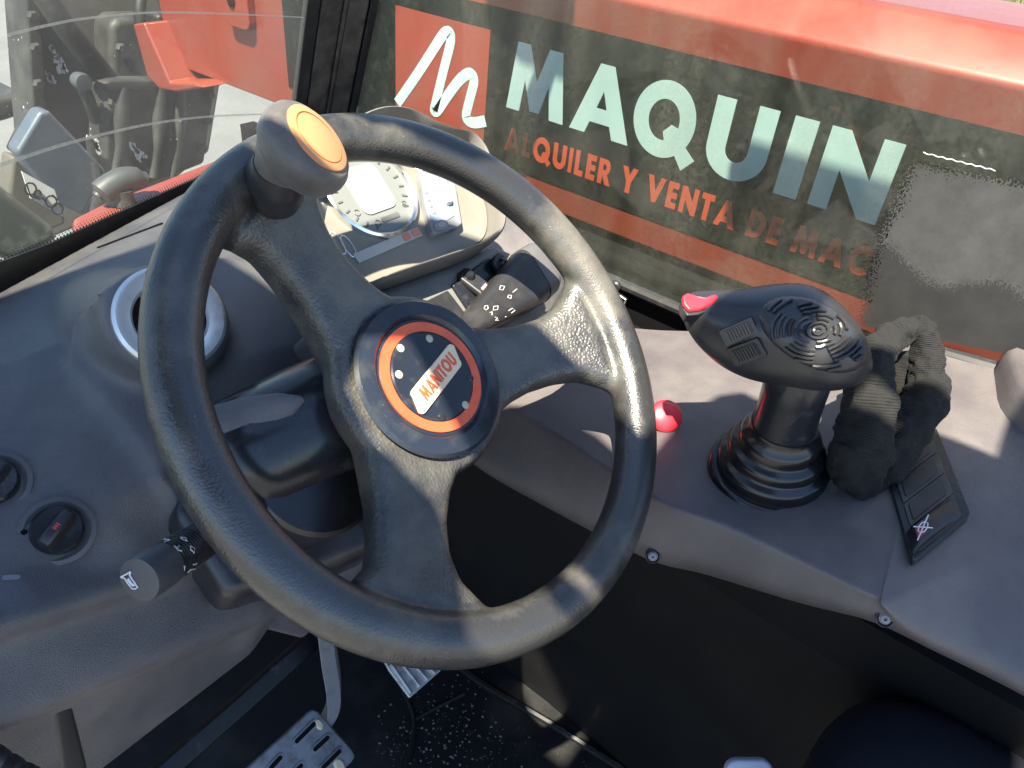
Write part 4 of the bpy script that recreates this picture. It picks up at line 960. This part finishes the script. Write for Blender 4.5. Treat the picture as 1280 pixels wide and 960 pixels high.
l, n_ = on_dash(30, 665); bm = bmesh.new(); a_lathe(bm, [(.0022, 0), (.002, .0006), (0, .0007)], fr(l, E1 - n_*E1.dot(n_), n_.cross(E1)), 12); obj('index_dot', bm, M_pit, da)
l, n_ = on_dash(14, 722); bm = bmesh.new(); F = fr(l, E1 - n_*E1.dot(n_), n_.cross(E1)) @ Matrix.Rotation(-.6, 4, 'Z'); a_prism(bm, rrect(.010, .0036, .0015, 3), 0, .0006, F); obj('scuff_mark', bm, M_grey, da)
# proud insert low on the dashboard, darkened for the shade of a groove
ra = [on_dash(*p) for p in ((66, 892), (92, 882), (112, 962), (78, 985))]
if all(r[0] is not None for r in ra):
    bm = bmesh.new(); a_loft(bm, [[r[0] + r[1]*.0008 for r in ra], [r[0] - r[1]*.01 for r in ra]]); obj('recess', bm, mat('recess_shade', (.022, .022, .024), .5), da, bevel=.004, seg=2)
# corrugated hose bottom left
ho = [ony(-50, 926, .07), ony(-12, 950, .07), ony(26, 972, .07), ony(70, 991, .07)]
hp_ = crom(ho, 10); rr = [(.0095 if i % 5 < 3 else .0075) for i in range(len(hp_))]
bm = bmesh.new(); a_tube(bm, hp_, rr, 28); tag(obj('ribbed_hose', bm, M_satin, None, angle=20), 'black ribbed hose in the bottom left corner under the dashboard', 'hose')
# trim panel right of the lower dashboard
bm = bmesh.new(); 
ps = [ony(*p, .16) for p in ((300, 780), (360, 700), (455, 640), (470, 700), (380, 800))]
a_loft(bm, [[p for p in ps], [p + Vector((.0, .05, -.01)) for p in ps]]); obj('inner_trim', bm, M_dash, da, bevel=.006, seg=2)
# scuffed kick rails
kr = thing('kick_rail', 'scuffed black rail running under the dashboard edge', 'rail', tuple(ony(330, 870, .22)))
M_rail = mat('scuffed_rail', (.005, .005, .0055), .4, spec=.3, dirt=(.05, .052, .058), dscale=45, dlo=.58, dhi=.8, speck=(160, .12, (.2, .2, .2)))
bm = bmesh.new(); a_tube(bm, [ony(180, 985, .2), ony(300, 880, .2), ony(395, 795, .2)], .016, 4); obj('upper_rail', bm, M_rail, kr, bevel=.003)
bm = bmesh.new(); a_tube(bm, [ony(250, 990, .3), ony(330, 918, .3), ony(420, 835, .3)], .010, 4); obj('lower_rail', bm, M_rail, kr, bevel=.002)

# ================================================================== SIDE CONSOLE
sc_ = thing('side_console', 'charcoal side console along the right window carrying the joystick', 'console', (.3, -.2, -.2))
R_ = [(560, 460, -.175), (620, 500, -.165), (700, 545, -.150), (811, 619, -.137), (909, 658, -.129), (1000, 700, -.122), (1092, 744, -.116), (1118, 748, -.115), (1280, 675, -.115), (1450, 600, -.115)]
B_ = [(560, 560, -.22), (600, 590, -.22), (690, 640, -.215), (800, 696, -.20), (870, 714, -.19), (995, 752, -.16), (1092, 777, -.142), (1175, 816, -.150), (1280, 868, -.16), (1450, 960, -.17)]
Wp = [(.30, .26, -.20), (.33, .20, -.185), (.37, .12, -.17), (.40, .03, -.155), (.435, -.03, -.146), (.468, -.12, -.122), (.47, -.24, -.086), (.47, -.29, -.078), (.47, -.36, -.070), (.47, -.50, -.06)]
Rv = [onz(*p) for p in R_]; Bv = [onz(*p) for p in B_]; Wv = [Vector(p) for p in Wp]
bm = bmesh.new(); grid = []
for i in range(len(Rv)):
    inw = (Wv[i]-Rv[i]); row = [Bv[i] + Vector((.03, 0, -.03)), Bv[i], Bv[i].lerp(Rv[i], .5), Bv[i].lerp(Rv[i], .88), Rv[i], Rv[i] + inw*.02, Rv[i] + inw*.06]
    for f in (.25, .5, .75, 1.0): row.append(Rv[i].lerp(Wv[i], f) + Vector((0, 0, .004*math.sin(f*math.pi))))
    grid.append(row)
# smooth along the length
fine = []
for j in range(len(grid[0])): fine.append(crom([g[j] for g in grid], 5))
for a, b in zip(fine, fine[1:]):
    if a is fine[0]: va = [bm.verts.new(p) for p in a]
    vb = [bm.verts.new(p) for p in b]
    for i in range(len(va)-1): bm.faces.new((va[i], va[i+1], vb[i+1], vb[i]))
    va = vb
co_o = obj('moulding', bm, M_cons, sc_, angle=180)
s_ = co_o.modifiers.new('sub', 'SUBSURF'); s_.levels = 2; s_.render_levels = 2
if co_o.data.polygons and True:
    # make sure normals face up
    if sum(p.normal.z*p.area for p in co_o.data.polygons) < 0: co_o.data.flip_normals()
bvc = bvh_of(co_o)
def on_con(px, py):
    l, n_ = hit(bvc, px, py)
    if l is None: return onz(px, py, -.12), Vector((0, 0, 1))
    if n_.z < 0: n_ = -n_
    return l, n_
# raised end of the console at the far right
bm = bmesh.new(); l, n_ = on_con(1275, 560); F = fr(onz(1300, 520, -.085), Vector((.3, -1, 0)), Vector((1, .3, 0)))
secs = []
for k, h in ((1.0, -.03), (1.0, .02), (.95, .032), (.85, .038)): secs.append([F @ Vector((x*k, y*k, h)) for x, y in rrect(.16, .14, .05, 6, .04, .02)])
a_loft(bm, secs); obj('raised_end', bm, M_cons, sc_, angle=60)
for px, py in ((816, 698), (1106, 776)):
    l, n_ = on_con(px, py-3); 
    nn = (CL-l).normalized()*.5 + Vector((-.75, -.4, .3))*.7; nn.normalize(); F = fr(l, Vector((0, -1, 0)) - nn*(-nn.y), nn.cross(Vector((0, -1, 0))))
    bm = bmesh.new(); a_lathe(bm, [(.0068, -.002), (.0068, .001), (.0058, .0018), (.0050, .0006), (.0050, -.001)], F, 24); sw_ = obj('screw_cup', bm, M_satin, sc_)
    bm = bmesh.new(); a_lathe(bm, [(.0044, -.002), (.0044, .0012), (.003, .0026), (.0014, .0028), (.0012, .001), (0, .001)], F, 18); obj('screw', bm, M_grey, sc_)

# switch strip let into the console
ss = thing('switch_strip', 'black strip of rocker switch blanks sunk in the side console beside the glove', 'switch panel', tuple(on_con(1165, 620)[0]))
SN = Vector((-.10, .12, 1)).normalized(); l0 = on_con(1160, 620)[0] + SN*.001
def sl_(px, py, o=0.): return onpl(px, py, l0+SN*o, SN)
a0, a1 = sl_(1169, 537), sl_(1209, 655); b0, b1 = sl_(1104, 583), sl_(1144, 697)
U = ((a1-a0)+(b1-b0)).normalized(); SFm = fr(b0, U, (a0-b0)); 
LL = ((a1-a0).length+(b1-b0).length)/2; q = SFm.inverted() @ a0; skew = q.x; WW = q.y
def sp_(u, v): return (u + skew*v/WW, v)
def sprism(bm, u0, u1, v0, v1, n0, n1, r=.002):
    pts = []
    for x, y in rrect(u1-u0, v1-v0, r, 3, (u0+u1)/2, (v0+v1)/2): pts.append(sp_(x, y))
    a_prism(bm, pts, n0, n1, SFm)
bm = bmesh.new(); sprism(bm, 0, LL, 0, WW, -.004, .0035, .004); obj('frame', bm, M_gloss, ss, bevel=.0012, seg=2)
cw = LL*.225
M_blank = mat('switch_blank', (.028, .028, .027), .35, dirt=(.055, .055, .05), dscale=50)
for k in range(4):
    u0 = LL*.03 + k*LL*.235
    bm = bmesh.new(); sprism(bm, u0, u0+cw, WW*.10, WW*.86, .002, .0046); bkt = obj('blank_rim', bm, M_blank, ss, bevel=.0006, seg=2)
    if k < 3:
        bm = bmesh.new(); sprism(bm, u0+cw*.14, u0+cw*.86, WW*.16, WW*.76, .0044, .0056); obj('blank_cover', bm, M_satin, bkt, bevel=.0006, seg=2)
    else:
        bm = bmesh.new(); secs = []
        for v, hh in ((.02, .006), (.10, .012), (.3, .0125), (.5, .009), (.68, .0065), (.8, .005)):
            secs.append([SFm @ Vector((*sp_(u0+cw*f, WW*v), h)) for f, h in ((.02, .003), (.06, hh*.85), (.2, hh), (.8, hh), (.94, hh*.85), (.98, .003))])
        a_loft(bm, secs); rkr = obj('rocker', bm, M_gloss, bkt, bevel=.001, seg=2, angle=30)
        bm = bmesh.new()
        for t in range(8):
            pass
        a_tube(bm, [SFm @ Vector((*sp_(u0+cw*.5+.0045*math.cos(t*.785), WW*.2+.0045*math.sin(t*.785)), .0130)) for t in range(9)], .0005, 5)
        a_tube(bm, [SFm @ Vector((*sp_(u0+cw*.5+.007*x, WW*.2+.007*x), .0130)) for x in (-1, 1)], .0005, 5)
        a_tube(bm, [SFm @ Vector((*sp_(u0+cw*.5+.007*x, WW*.2-.007*x), .0130)) for x in (-1, 1)], .0005, 5)
        obj('fan_symbol', bm, M_white, bkt)
        bm = bmesh.new(); a_prism(bm, [sp_(x, y) for x, y in rrect(cw*.5, WW*.16, .002, 3, u0+cw*.5, WW*.17)], .0120, .0127, SFm); obj('red_lens', bm, mat('lens_red', (.22, .02, .02), .25), bkt, smooth=False)

# red mushroom button
rb_ = thing('stop_button', 'round red mushroom button on the console beside the wheel rim', 'button', tuple(on_con(828, 520)[0]))
l, n_ = on_con(826, 524); BN = Vector((-.45, -.45, .77)).normalized(); F = fr(l, E1 - BN*E1.dot(BN), BN.cross(E1))
bm = bmesh.new(); a_lathe(bm, [(.0105, -.006), (.0105, .006), (.0095, .010)], F, 24); obj('collar', bm, M_gloss, rb_)
bm = bmesh.new(); a_lathe(bm, [(.010, .009), (.0150, .011), (.0165, .014), (.0160, .0172), (.0140, .0192), (.0105, .0204), (.0100, .0200), (.0060, .0212), (0, .0216)], F, 40); obj('red_cap', bm, M_redp, rb_, angle=40)

# ================================================================== JOYSTICK
jb, _ = on_con(963, 588)
js = thing('joystick', 'black joystick with red thumb switch and ribbed palm pad on a rubber boot', 'joystick', tuple(jb))
HT = dep(858, 386, .617); HR = dep(1098, 441, .583); HU = (HR-HT); HL = HU.length; HU.normalize()
HW = HU.cross(Vector((0, 0, 1))).normalized(); HV = HW.cross(HU).normalized()
if HV.z < 0: HV = -HV
bm = bmesh.new(); secs = []
for s, a, b, o in ((-.02, .004, .006, .004), (.005, .012, .013, .002), (.08, .0195, .020, -.0035), (.2, .0270, .027, -.0075), (.32, .0330, .034, -.007), (.45, .037, .040, -.004), (.58, .0365, .044, .000), (.70, .0335, .043, -.002), (.81, .0275, .037, -.006), (.90, .020, .029, -.009), (.965, .0115, .018, -.012), (1.0, .003, .006, -.013)):
    c = HT + HU*HL*s + HV*o; s2 = []
    for k in range(28):
        t = 2*math.pi*k/28; cc, ss2 = math.cos(t), math.sin(t); e = .74
        s2.append(c + HW*b*math.copysign(abs(cc)**e, cc) + HV*a*math.copysign(abs(ss2)**e, ss2))
    secs.append(s2)
a_loft(bm, secs)
M_joy = mat('joystick_plastic', (.018, .018, .020), .28, grain=1200, gstr=.08, dirt=(.034, .033, .031), dscale=35, dlo=.45, dhi=.8)
hd = obj('head', bm, M_joy, js, angle=180, sub=2)
bvj = bvh_of(hd)
def on_j(px, py, off=0.):
    l, n_ = hit(bvj, px, py)
    if l is None: return None
    if n_.dot(CL-l) < 0: n_ = -n_
    return l + n_*off
# palm pad with raised ridges
pc, ax, bx, pa = (1016, 420), 72, 37, math.radians(27)
def padp(r, t):
    x, y = ax*r*math.cos(t), bx*r*math.sin(t)*(1.0 if math.sin(t) > 0 else 1.15)
    return (pc[0] + x*math.cos(pa) - y*math.sin(pa), pc[1] + x*math.sin(pa) + y*math.cos(pa))
bm = bmesh.new(); prev = None; cv = on_j(*pc, .0016); c_ = bm.verts.new(cv)
for r in (.3, .6, .85, .97, 1.03):
    ring = []
    for k in range(36):
        p = on_j(*padp(r, 2*math.pi*k/36), .0016 if r < .9 else (.001 if r < 1 else -.001))
        ring.append(bm.verts.new(p if p else cv))
    for k in range(36):
        if prev is None: bm.faces.new((c_, ring[k], ring[(k+1) % 36]))
        else: bm.faces.new((prev[k], ring[k], ring[(k+1) % 36], prev[(k+1) % 36]))
    prev = ring
pad = obj('palm_pad', bm, mat('pad_rubber', (.024, .024, .025), .3), js, angle=180)
def inpad(x, y):
    dx, dy = x-pc[0], y-pc[1]; u = dx*math.cos(pa)+dy*math.sin(pa); v = -dx*math.sin(pa)+dy*math.cos(pa)
    return (u/ax)**2 + (v/bx)**2 < .86
for i, r in enumerate((5, 11, 17, 23, 29, 35, 41, 47, 53, 59)):
    run = []
    n_s = 72
    for k in range(n_s+1):
        t = 2*math.pi*k/n_s + .35
        x = 1021 + r*1.18*math.cos(t); y = 414 + r*.80*math.sin(t)
        gap = (abs(((math.degrees(t) + 25*(i//4)) % 72) - 36) < (9 if i < 8 else 7)) and i > 1
        p = on_j(x, y, .0026) if (inpad(x, y) and not gap) else None
        if p is not None: run.append(p)
        if (p is None or k == n_s) and len(run) > 2:
            bm = bmesh.new(); a_tube(bm, run, .0013, 6); obj('pad_ridge', bm, M_joy, pad); run = []
        elif p is None: run = []
# two roller switches on the near flank
for qd in (((900, 412), (941, 396), (950, 418), (909, 432)), ((910, 435), (950, 421), (960, 443), (919, 457))):
    P = [on_j(*p, .0022) for p in qd]
    if any(p is None for p in P): print('switch miss', qd); continue
    O = (P[0]+P[1]+P[2]+P[3])/4; U = (P[1]-P[0]); V = (P[0]-P[3]); F = fr(O, U, V)
    if F.to_3x3().col[2].dot(CL-O) < 0: F = fr(O, U, -V)
    uw, vw = U.length, V.length
    bm = bmesh.new(); a_prism(bm, rrect(uw, vw, .002, 3), -.008, .0012, F); bs = obj('switch_bezel', bm, M_satin, js, bevel=.0005, seg=2)
    bm = bmesh.new(); a_prism(bm, rrect(uw*.74, vw*.66, .0008, 2), .0010, .0022, F); obj('roller', bm, M_joy, bs, smooth=False)
    for k in range(8):
        bm = bmesh.new(); a_box(bm, ((k-3.5)*uw*.085 + uw*.02, 0, .0026), (uw*.034, vw*.58, .0012), F); obj('roller_rib', bm, M_joy, bs, smooth=False)
# red thumb switch at the tip
O = on_j(872, 385, 0.) or HT; RN = (Vector((-.35, -.25, .9))).normalized()
def rl(px, py): return onpl(px, py, O, RN)
bm = bmesh.new(); base = [rl(*p) for p in ((851, 377), (858, 373), (876, 371), (893, 373), (897, 379), (886, 390), (872, 395), (858, 396), (852, 387))]
a_loft(bm, [[p - RN*.008 for p in base], [p + RN*.002 for p in base]]); obj('switch_collar', bm, M_satin, js, bevel=.001, seg=2)
bm = bmesh.new(); top = [(850, 376), (857, 372), (868, 374), (880, 376), (891, 373), (896, 377), (887, 386), (873, 391), (859, 393), (852, 386)]
tp = [rl(*p) for p in top]; hs_ = [.012, .0125, .009, .0085, .0115, .011, .009, .008, .009, .0115]
a_loft(bm, [[p + RN*.001 for p in tp], [p + RN*h*.62 for p, h in zip(tp, hs_)]]); obj('thumb_switch', bm, M_redp, js, bevel=.0025, seg=3)
# neck and bellows
ax0 = jb; ax1 = dep(1000, 470, .60); ud = (Vector((0, 0, 1))).normalized()
nb_ = jb + ud*.012
ntop = dep(1001, 462, .603)
bm = bmesh.new(); nd = (ntop-jb).normalized(); NF = fr(jb, E1 - nd*E1.dot(nd), nd.cross(E1)); NL = (ntop-jb).length
a_lathe(bm, [(.027, NL*.30), (.0265, NL*.5), (.0255, NL*.62), (.0255, NL*.8), (.0262, NL*1.0), (.022, NL*1.12)], NF, 44); obj('neck', bm, M_gloss, js)
bm = bmesh.new()
pr = [(.054, -.012), (.0555, -.002), (.0545, .004), (.0515, .0065), (.0485, .0065), (.0475, .010), (.0485, .016), (.0460, .0205), (.0420, .0215), (.0405, .0245), (.0415, .030), (.0390, .0345), (.0350, .0355), (.0338, .039), (.0345, .045), (.0320, .050), (.0285, .053), (.0275, .06)]
a_lathe(bm, pr, NF, 56); obj('bellows_boot', bm, mat('boot_rubber', (.006, .006, .007), .24, dirt=(.016, .016, .015), dscale=40, dlo=.5, dhi=.8), js, angle=60)

# ================================================================== KNITTED GLOVE
gl_ = []
M_knit = None
mt, nt, out = nodes_of('black_knit'); L = nt.links.new
b = N(nt, 'ShaderNodeBsdfPrincipled'); b.inputs['Base Color'].default_value = (.030, .031, .026, 1); b.inputs['Roughness'].default_value = .9; b.inputs['Sheen Weight'].default_value = 0.0; b.inputs['Sheen Tint'].default_value = (.8, .82, .7, 1); b.inputs['Sheen Roughness'].default_value = .5
tc = N(nt, 'ShaderNodeTexCoord'); at = N(nt, 'ShaderNodeAttribute'); at.attribute_name = 'knit'
sx_ = N(nt, 'ShaderNodeSeparateColor'); L(at.outputs['Color'], sx_.inputs[0])
s1 = N(nt, 'ShaderNodeMath', operation='MULTIPLY'); s1.inputs[1].default_value = 2*math.pi*95; L(sx_.outputs[0], s1.inputs[0])
s2 = N(nt, 'ShaderNodeMath', operation='SINE'); L(s1.outputs[0], s2.inputs[0])
nz = N(nt, 'ShaderNodeTexNoise'); nz.inputs['Scale'].default_value = 900; nz.inputs['Detail'].default_value = 3; L(tc.outputs['Object'], nz.inputs[0])
ad = N(nt, 'ShaderNodeMath', operation='MULTIPLY_ADD'); ad.inputs[1].default_value = .28; L(s2.outputs[0], ad.inputs[0]); L(nz.outputs['Fac'], ad.inputs[2])
bp = N(nt, 'ShaderNodeBump'); bp.inputs['Strength'].default_value = .9; bp.inputs['Distance'].default_value = .0012; L(ad.outputs[0], bp.inputs['Height']); L(bp.outputs[0], b.inputs['Normal'])
mr = N(nt, 'ShaderNodeMapRange'); mr.inputs[1].default_value = .1; mr.inputs[2].default_value = 1.1; L(ad.outputs[0], mr.inputs[0])
mx = N(nt, 'ShaderNodeMix'); mx.data_type = 'RGBA'; mx.inputs[6].default_value = (.002, .002, .002, 1); mx.inputs[7].default_value = (.008, .008, .0068, 1); L(mr.outputs[0], mx.inputs[0]); L(mx.outputs[2], b.inputs['Base Color'])
L(b.outputs[0], out.inputs[0])
vs, fs, kc_ = [], [], []
def knit_tube(pts, seg=26):
    """pts: (px, py, depth, half width across, half thickness); one folded roll of the cuff"""
    c = crom([dep(p[0], p[1], p[2]) for p in pts], 8); ww = crom([Vector((p[3], p[4], 0)) for p in pts], 8)
    base = len(vs); prevn = None
    for i, p in enumerate(c):
        t = (c[min(i+1, len(c)-1)] - c[max(i-1, 0)]).normalized(); v = (CL-p).normalized(); a = t.cross(v).normalized(); bb_ = a.cross(t)
        for k in range(seg):
            th = 2*math.pi*k/seg
            wob = 1 + .05*math.sin(3*th+i*.35) + .03*math.sin(i*.9+th)
            vs.append(p + a*ww[i].x*math.cos(th)*wob + bb_*ww[i].y*math.sin(th)*wob)
            kc_.append((i/len(c), k/seg, 0, 1))
    n = len(c)
    for i in range(n-1):
        for k in range(seg):
            fs.append((base+i*seg+k, base+i*seg+(k+1) % seg, base+(i+1)*seg+(k+1) % seg, base+(i+1)*seg+k))
    fs.append(tuple(base+k for k in range(seg))[::-1]); fs.append(tuple(base+(n-1)*seg+k for k in range(seg)))
knit_tube([(1150, 401, .665, .004, .006), (1138, 411, .662, .010, .010), (1112, 424, .655, .014, .013), (1094, 450, .645, .016, .015), (1088, 490, .640, .021, .016), (1084, 530, .640, .023, .017), (1075, 562, .640, .025, .018), (1066, 590, .645, .021, .016), (1060, 612, .650, .011, .010)])
knit_tube([(1146, 400, .668, .004, .006), (1154, 412, .668, .009, .012), (1158, 440, .668, .013, .016), (1160, 470, .665, .016, .018), (1156, 500, .662, .019, .018), (1138, 530, .660, .020, .018), (1118, 560, .658, .020, .018), (1100, 590, .657, .018, .016), (1078, 612, .655, .012, .010)])
knit_tube([(1040, 566, .635, .008, .010), (1052, 572, .635, .014, .013), (1068, 585, .64, .021, .016), (1075, 605, .648, .018, .014), (1072, 620, .655, .007, .007)])
knit_tube([(1120, 440, .680, .016, .008), (1122, 490, .685, .020, .008), (1112, 540, .68, .022, .008), (1095, 585, .675, .016, .008)])
me = bpy.data.meshes.new('glove'); me.from_pydata([tuple(v) for v in vs], [], fs)
ca = me.color_attributes.new('knit', 'FLOAT_COLOR', 'POINT')
for i, c in enumerate(kc_): ca.data[i].color = c
go = fin('knitted_glove', me, mt, None, angle=180)
tag(go, 'crumpled black knitted glove draped behind the joystick on the console', 'glove')
tx = bpy.data.textures.new('fuzz', 'CLOUDS'); tx.noise_scale = .012
s_ = go.modifiers.new('sub', 'SUBSURF'); s_.levels = 1; s_.render_levels = 1
dm = go.modifiers.new('disp', 'DISPLACE'); dm.texture = tx; dm.strength = .009; dm.texture_coords = 'LOCAL'
# loose fibres
bm = bmesh.new()
for i in range(2600):
    f = random.choice(fs[:-8]); 
    if len(f) != 4: continue
    a = random.random(); b_ = random.random()
    p = vs[f[0]].lerp(vs[f[1]], a).lerp(vs[f[3]].lerp(vs[f[2]], a), b_); nn = (vs[f[1]]-vs[f[0]]).cross(vs[f[3]]-vs[f[0]]).normalized()
    d = (nn + Vector((random.uniform(-1, 1), random.uniform(-1, 1), random.uniform(-1, 1)))*.6).normalized()
    q = p + d*random.uniform(.0015, .0035); t = Vector((random.uniform(-1, 1), random.uniform(-1, 1), random.uniform(-1, 1))).normalized()*.00013
    bm.faces.new([bm.verts.new(p-t), bm.verts.new(p+t), bm.verts.new(q)])
fz = obj('loose_fibres', bm, mat('fibre', (.03, .03, .025), .9), None, smooth=False, kind='stuff')
fz.parent = go; fz.matrix_parent_inverse = Matrix.Translation(-Vector(go.location))
ml = [dep(1020+x/3.69, 380+y/3.69, .612) for x, y in ((210, 735), (235, 715), (262, 702), (285, 690))]

# ================================================================== PEDALS, FLOOR DETAILS, SEAT
bp_ = thing('brake_pedal', 'grey slotted brake pedal on a bent steel arm', 'pedal', tuple(onz(380, 945, -.6)))
PDN = Vector((.05, -.62, .78)).normalized(); PDO = onz(380, 945, -.58)
def pl_(px, py, o=0.): return onpl(px, py, PDO+PDN*o, PDN)
cor = [pl_(*p) for p in ((391, 886), (446, 944), (372, 1020), (306, 962))]
U = cor[1]-cor[0]; V = cor[3]-cor[0]; PDF = fr((cor[0]+cor[2])/2, V, U)
if PDF.to_3x3().col[2].dot(PDN) < 0: PDF = fr((cor[0]+cor[2])/2, U, V)
def p2(px, py): q = PDF.inverted() @ pl_(px, py); return Vector((q.x, q.y))
oc = [p2(*p) for p in ((385, 890), (391, 886), (398, 889), (440, 936), (445, 945), (440, 953), (372, 1020), (306, 962))]
bm = bmesh.new(); a_prism(bm, [tuple(p) for p in oc], -.006, 0, PDF); pp = obj('pad', bm, M_pedal, bp_, bevel=.003)
for a, b in (((370, 927), (392, 905)), ((393, 937), (409, 922)), ((403, 960), (424, 939)), ((338, 960), (350, 947)), ((362, 972), (376, 957))):
    A, B = p2(*a), p2(*b); d = (B-A); an = math.atan2(d.y, d.x); c = (A+B)/2
    F = PDF @ Matrix.Translation((c.x, c.y, 0)) @ Matrix.Rotation(an, 4, 'Z')
    bm = bmesh.new(); a_prism(bm, rrect(d.length+.010, .0095, .0047, 4), -.001, .0016, F); rim_ = obj('slot_rim', bm, M_pedal, pp, bevel=.001, seg=2)
    bm = bmesh.new(); a_prism(bm, rrect(d.length+.004, .0050, .0024, 4), -.001, .0022, F); obj('slot', bm, M_pit, pp, smooth=False)
for px, py, r in ((398, 905, .007), (424, 957, .010)):
    c = p2(px, py); bm = bmesh.new(); secs = []
    pts = ell(r*.7, r*1.3, 10, c.x, c.y); a_loft(bm, [[PDF @ Vector((x, y, -.001)) for x, y in pts], [PDF @ Vector((c.x+(x-c.x)*.6, c.y+(y-c.y)*.6, .003)) for x, y in pts]]); obj('sun_spot', bm, M_sunspot, pp)  # raised yellow blobs paint the sunlit spots on the pad
ay = pl_(412, 900).y
bm = bmesh.new(); arm = crom([ony(408, 770, ay+.03), ony(414, 820, ay+.02), ony(420, 860, ay+.012), ony(419, 888, ay+.006), ony(406, 912, ay)], 5)
secs = []
for i, p in enumerate(arm):
    secs.append([p + Vector((x, z, 0)) for x, z in ((-.018, -.004), (.002, -.006), (.018, .012), (-.002, .016))])
a_loft(bm, secs); obj('arm', bm, M_grey, bp_, bevel=.003, seg=2, angle=25)
ac = thing('accelerator_pedal', 'ribbed bare metal accelerator pedal under the wheel rim', 'pedal', tuple(onz(512, 850, -.66)))
AN_ = Vector((-.1, -.5, .86)).normalized(); AO = onz(512, 850, -.66)
ap = [onpl(*p, AO, AN_) for p in ((450, 770), (520, 790), (552, 838), (512, 873), (486, 838))]
bm = bmesh.new(); a_loft(bm, [[p - AN_*.006 for p in ap], ap]); apd = obj('plate', bm, mat('bare_steel', (.42, .42, .41), .36, metal=.6, dirt=(.22, .22, .21), dscale=60), ac, bevel=.002, seg=2)
for (a, b) in (((488, 830), (513, 866)), ((500, 828), (524, 858)), ((512, 826), (534, 850)), ((524, 824), (543, 842))):
    bm = bmesh.new(); a_tube(bm, [onpl(*a, AO+AN_*.001, AN_), onpl(*b, AO+AN_*.001, AN_)], .0035, 8); obj('tread_rib', bm, mat('bare_steel', (.42, .42, .41), .36), apd)
# floor rib and mat edge
fr_ = [onz(*p, -.748) for p in ((560, 822), (600, 852), (690, 905), (800, 975))]
bm = bmesh.new(); a_tube(bm, fr_, .006, 8); tag(obj('floor_strip', bm, M_rail, None), 'raised scuffed strip across the dark cab floor', 'floor strip')
bm = bmesh.new(); me_ = crom([onz(*p, -.7475) for p in ((498, 850), (512, 880), (518, 905), (512, 940), (498, 975))], 6); a_tube(bm, me_, .004, 6)
me2 = crom([onz(*p, -.7475) for p in ((518, 900), (545, 885), (580, 868))], 6); a_tube(bm, me2, .003, 6); tag(obj('mat_seam', bm, M_floor, None), 'thin raised seam of the gritty rubber floor mat', 'seam')
bm = bmesh.new()
def grit(px, py, s):
    c = onz(px, py, -.749); k = 5
    ring = [c + Vector((s*random.uniform(.6, 1.2)*math.cos(t*1.2566), s*random.uniform(.6, 1.2)*math.sin(t*1.2566), 0)) for t in range(k)]
    top = bm.verts.new(c + Vector((0, 0, s*.9))); rv = [bm.verts.new(p) for p in ring]
    for t in range(k): bm.faces.new((rv[t], rv[(t+1) % k], top))
for i in range(300):
    cx_, cy_, sg = random.choice(((545, 900, 22), (580, 880, 30), (505, 925, 25), (610, 930, 28), (560, 950, 30))); px = random.gauss(cx_, sg); py = random.gauss(cy_, sg*.8)
    if px < 470: px = 470 + random.random()*40
    grit(px, py, random.choice((.0008, .001, .0012, .0016, .0024)))
for i in range(60): grit(random.uniform(600, 900), random.uniform(800, 960), random.choice((.0006, .0008, .001)))
obj('floor_grit', bm, mat('grit', (.09, .087, .08), .85), None, smooth=False, kind='stuff')
# seat cushion corner and buckle
st_ = thing('seat_cushion', 'dark vinyl rounded seat corner at the bottom right edge', 'seat', tuple(dep(1180, 1050, .62)))
bm = bmesh.new(); secs = []
SCN = dep(1196, 1066, .62)
for k, h in ((.55, .0), (.80, -.006), (.94, -.02), (1.0, -.045), (1.0, -.12)):
    secs.append([SCN + Vector((.30*k*math.copysign(abs(math.cos(t))**.7, math.cos(t))*.42 + 0, .30*k*math.copysign(abs(math.sin(t))**.7, math.sin(t))*.42, h + .035)) for t in [2*math.pi*i/40 for i in range(40)]])
a_loft(bm, secs[::-1]); obj('cushion', bm, M_vinyl, st_, angle=180, sub=1)
bu = thing('buckle_end', 'pale grey plastic lever end at the bottom edge beside the seat', 'lever', tuple(dep(935, 968, .7)))
bm = bmesh.new(); O = dep(936, 972, .7); F = fr(O, CR, -CD); a_prism(bm, rrect(.045, .035, .012, 5), -.006, .004, F); obj('tip', bm, mat('pale_plastic', (.30, .34, .42), .4), bu, bevel=.003)
# small white sticker and bolt on the dark wall by the window
bm = bmesh.new(); P = onx(762, 366, PX-.02); a_prism(bm, [(-P.y-.028, P.z-.017), (-P.y+.024, P.z-.026), (-P.y+.028, P.z+.003), (-P.y-.024, P.z+.014)], .0, .001, fr(Vector((PX-.02, 0, 0)), Vector((0, -1, 0)), Vector((0, 0, 1))))
wd_ = tag(obj('wall_sticker', bm, M_matt, None, smooth=False), 'small black sticker with a white border on the dark wall behind the wheel rim', 'sticker')
bm = bmesh.new(); ring = [Vector((PX-.0215, P.y+y, P.z+z)) for y, z in ((.026, -.015), (-.022, -.024), (-.026, .001), (.022, .012), (.026, -.015))]
a_tube(bm, ring, .001, 4); obj('border', bm, M_white, wd_, smooth=False)
bm = bmesh.new(); a_lathe(bm, [(.008, 0), (.008, .004), (.006, .006), (0, .006)], fr(onx(770, 357, PX-.02), Vector((0, -1, 0)), Vector((0, 0, 1))), 20); tag(obj('wall_bolt', bm, M_satin, None), 'dark bolt head on the dark wall just behind the wheel rim', 'bolt')
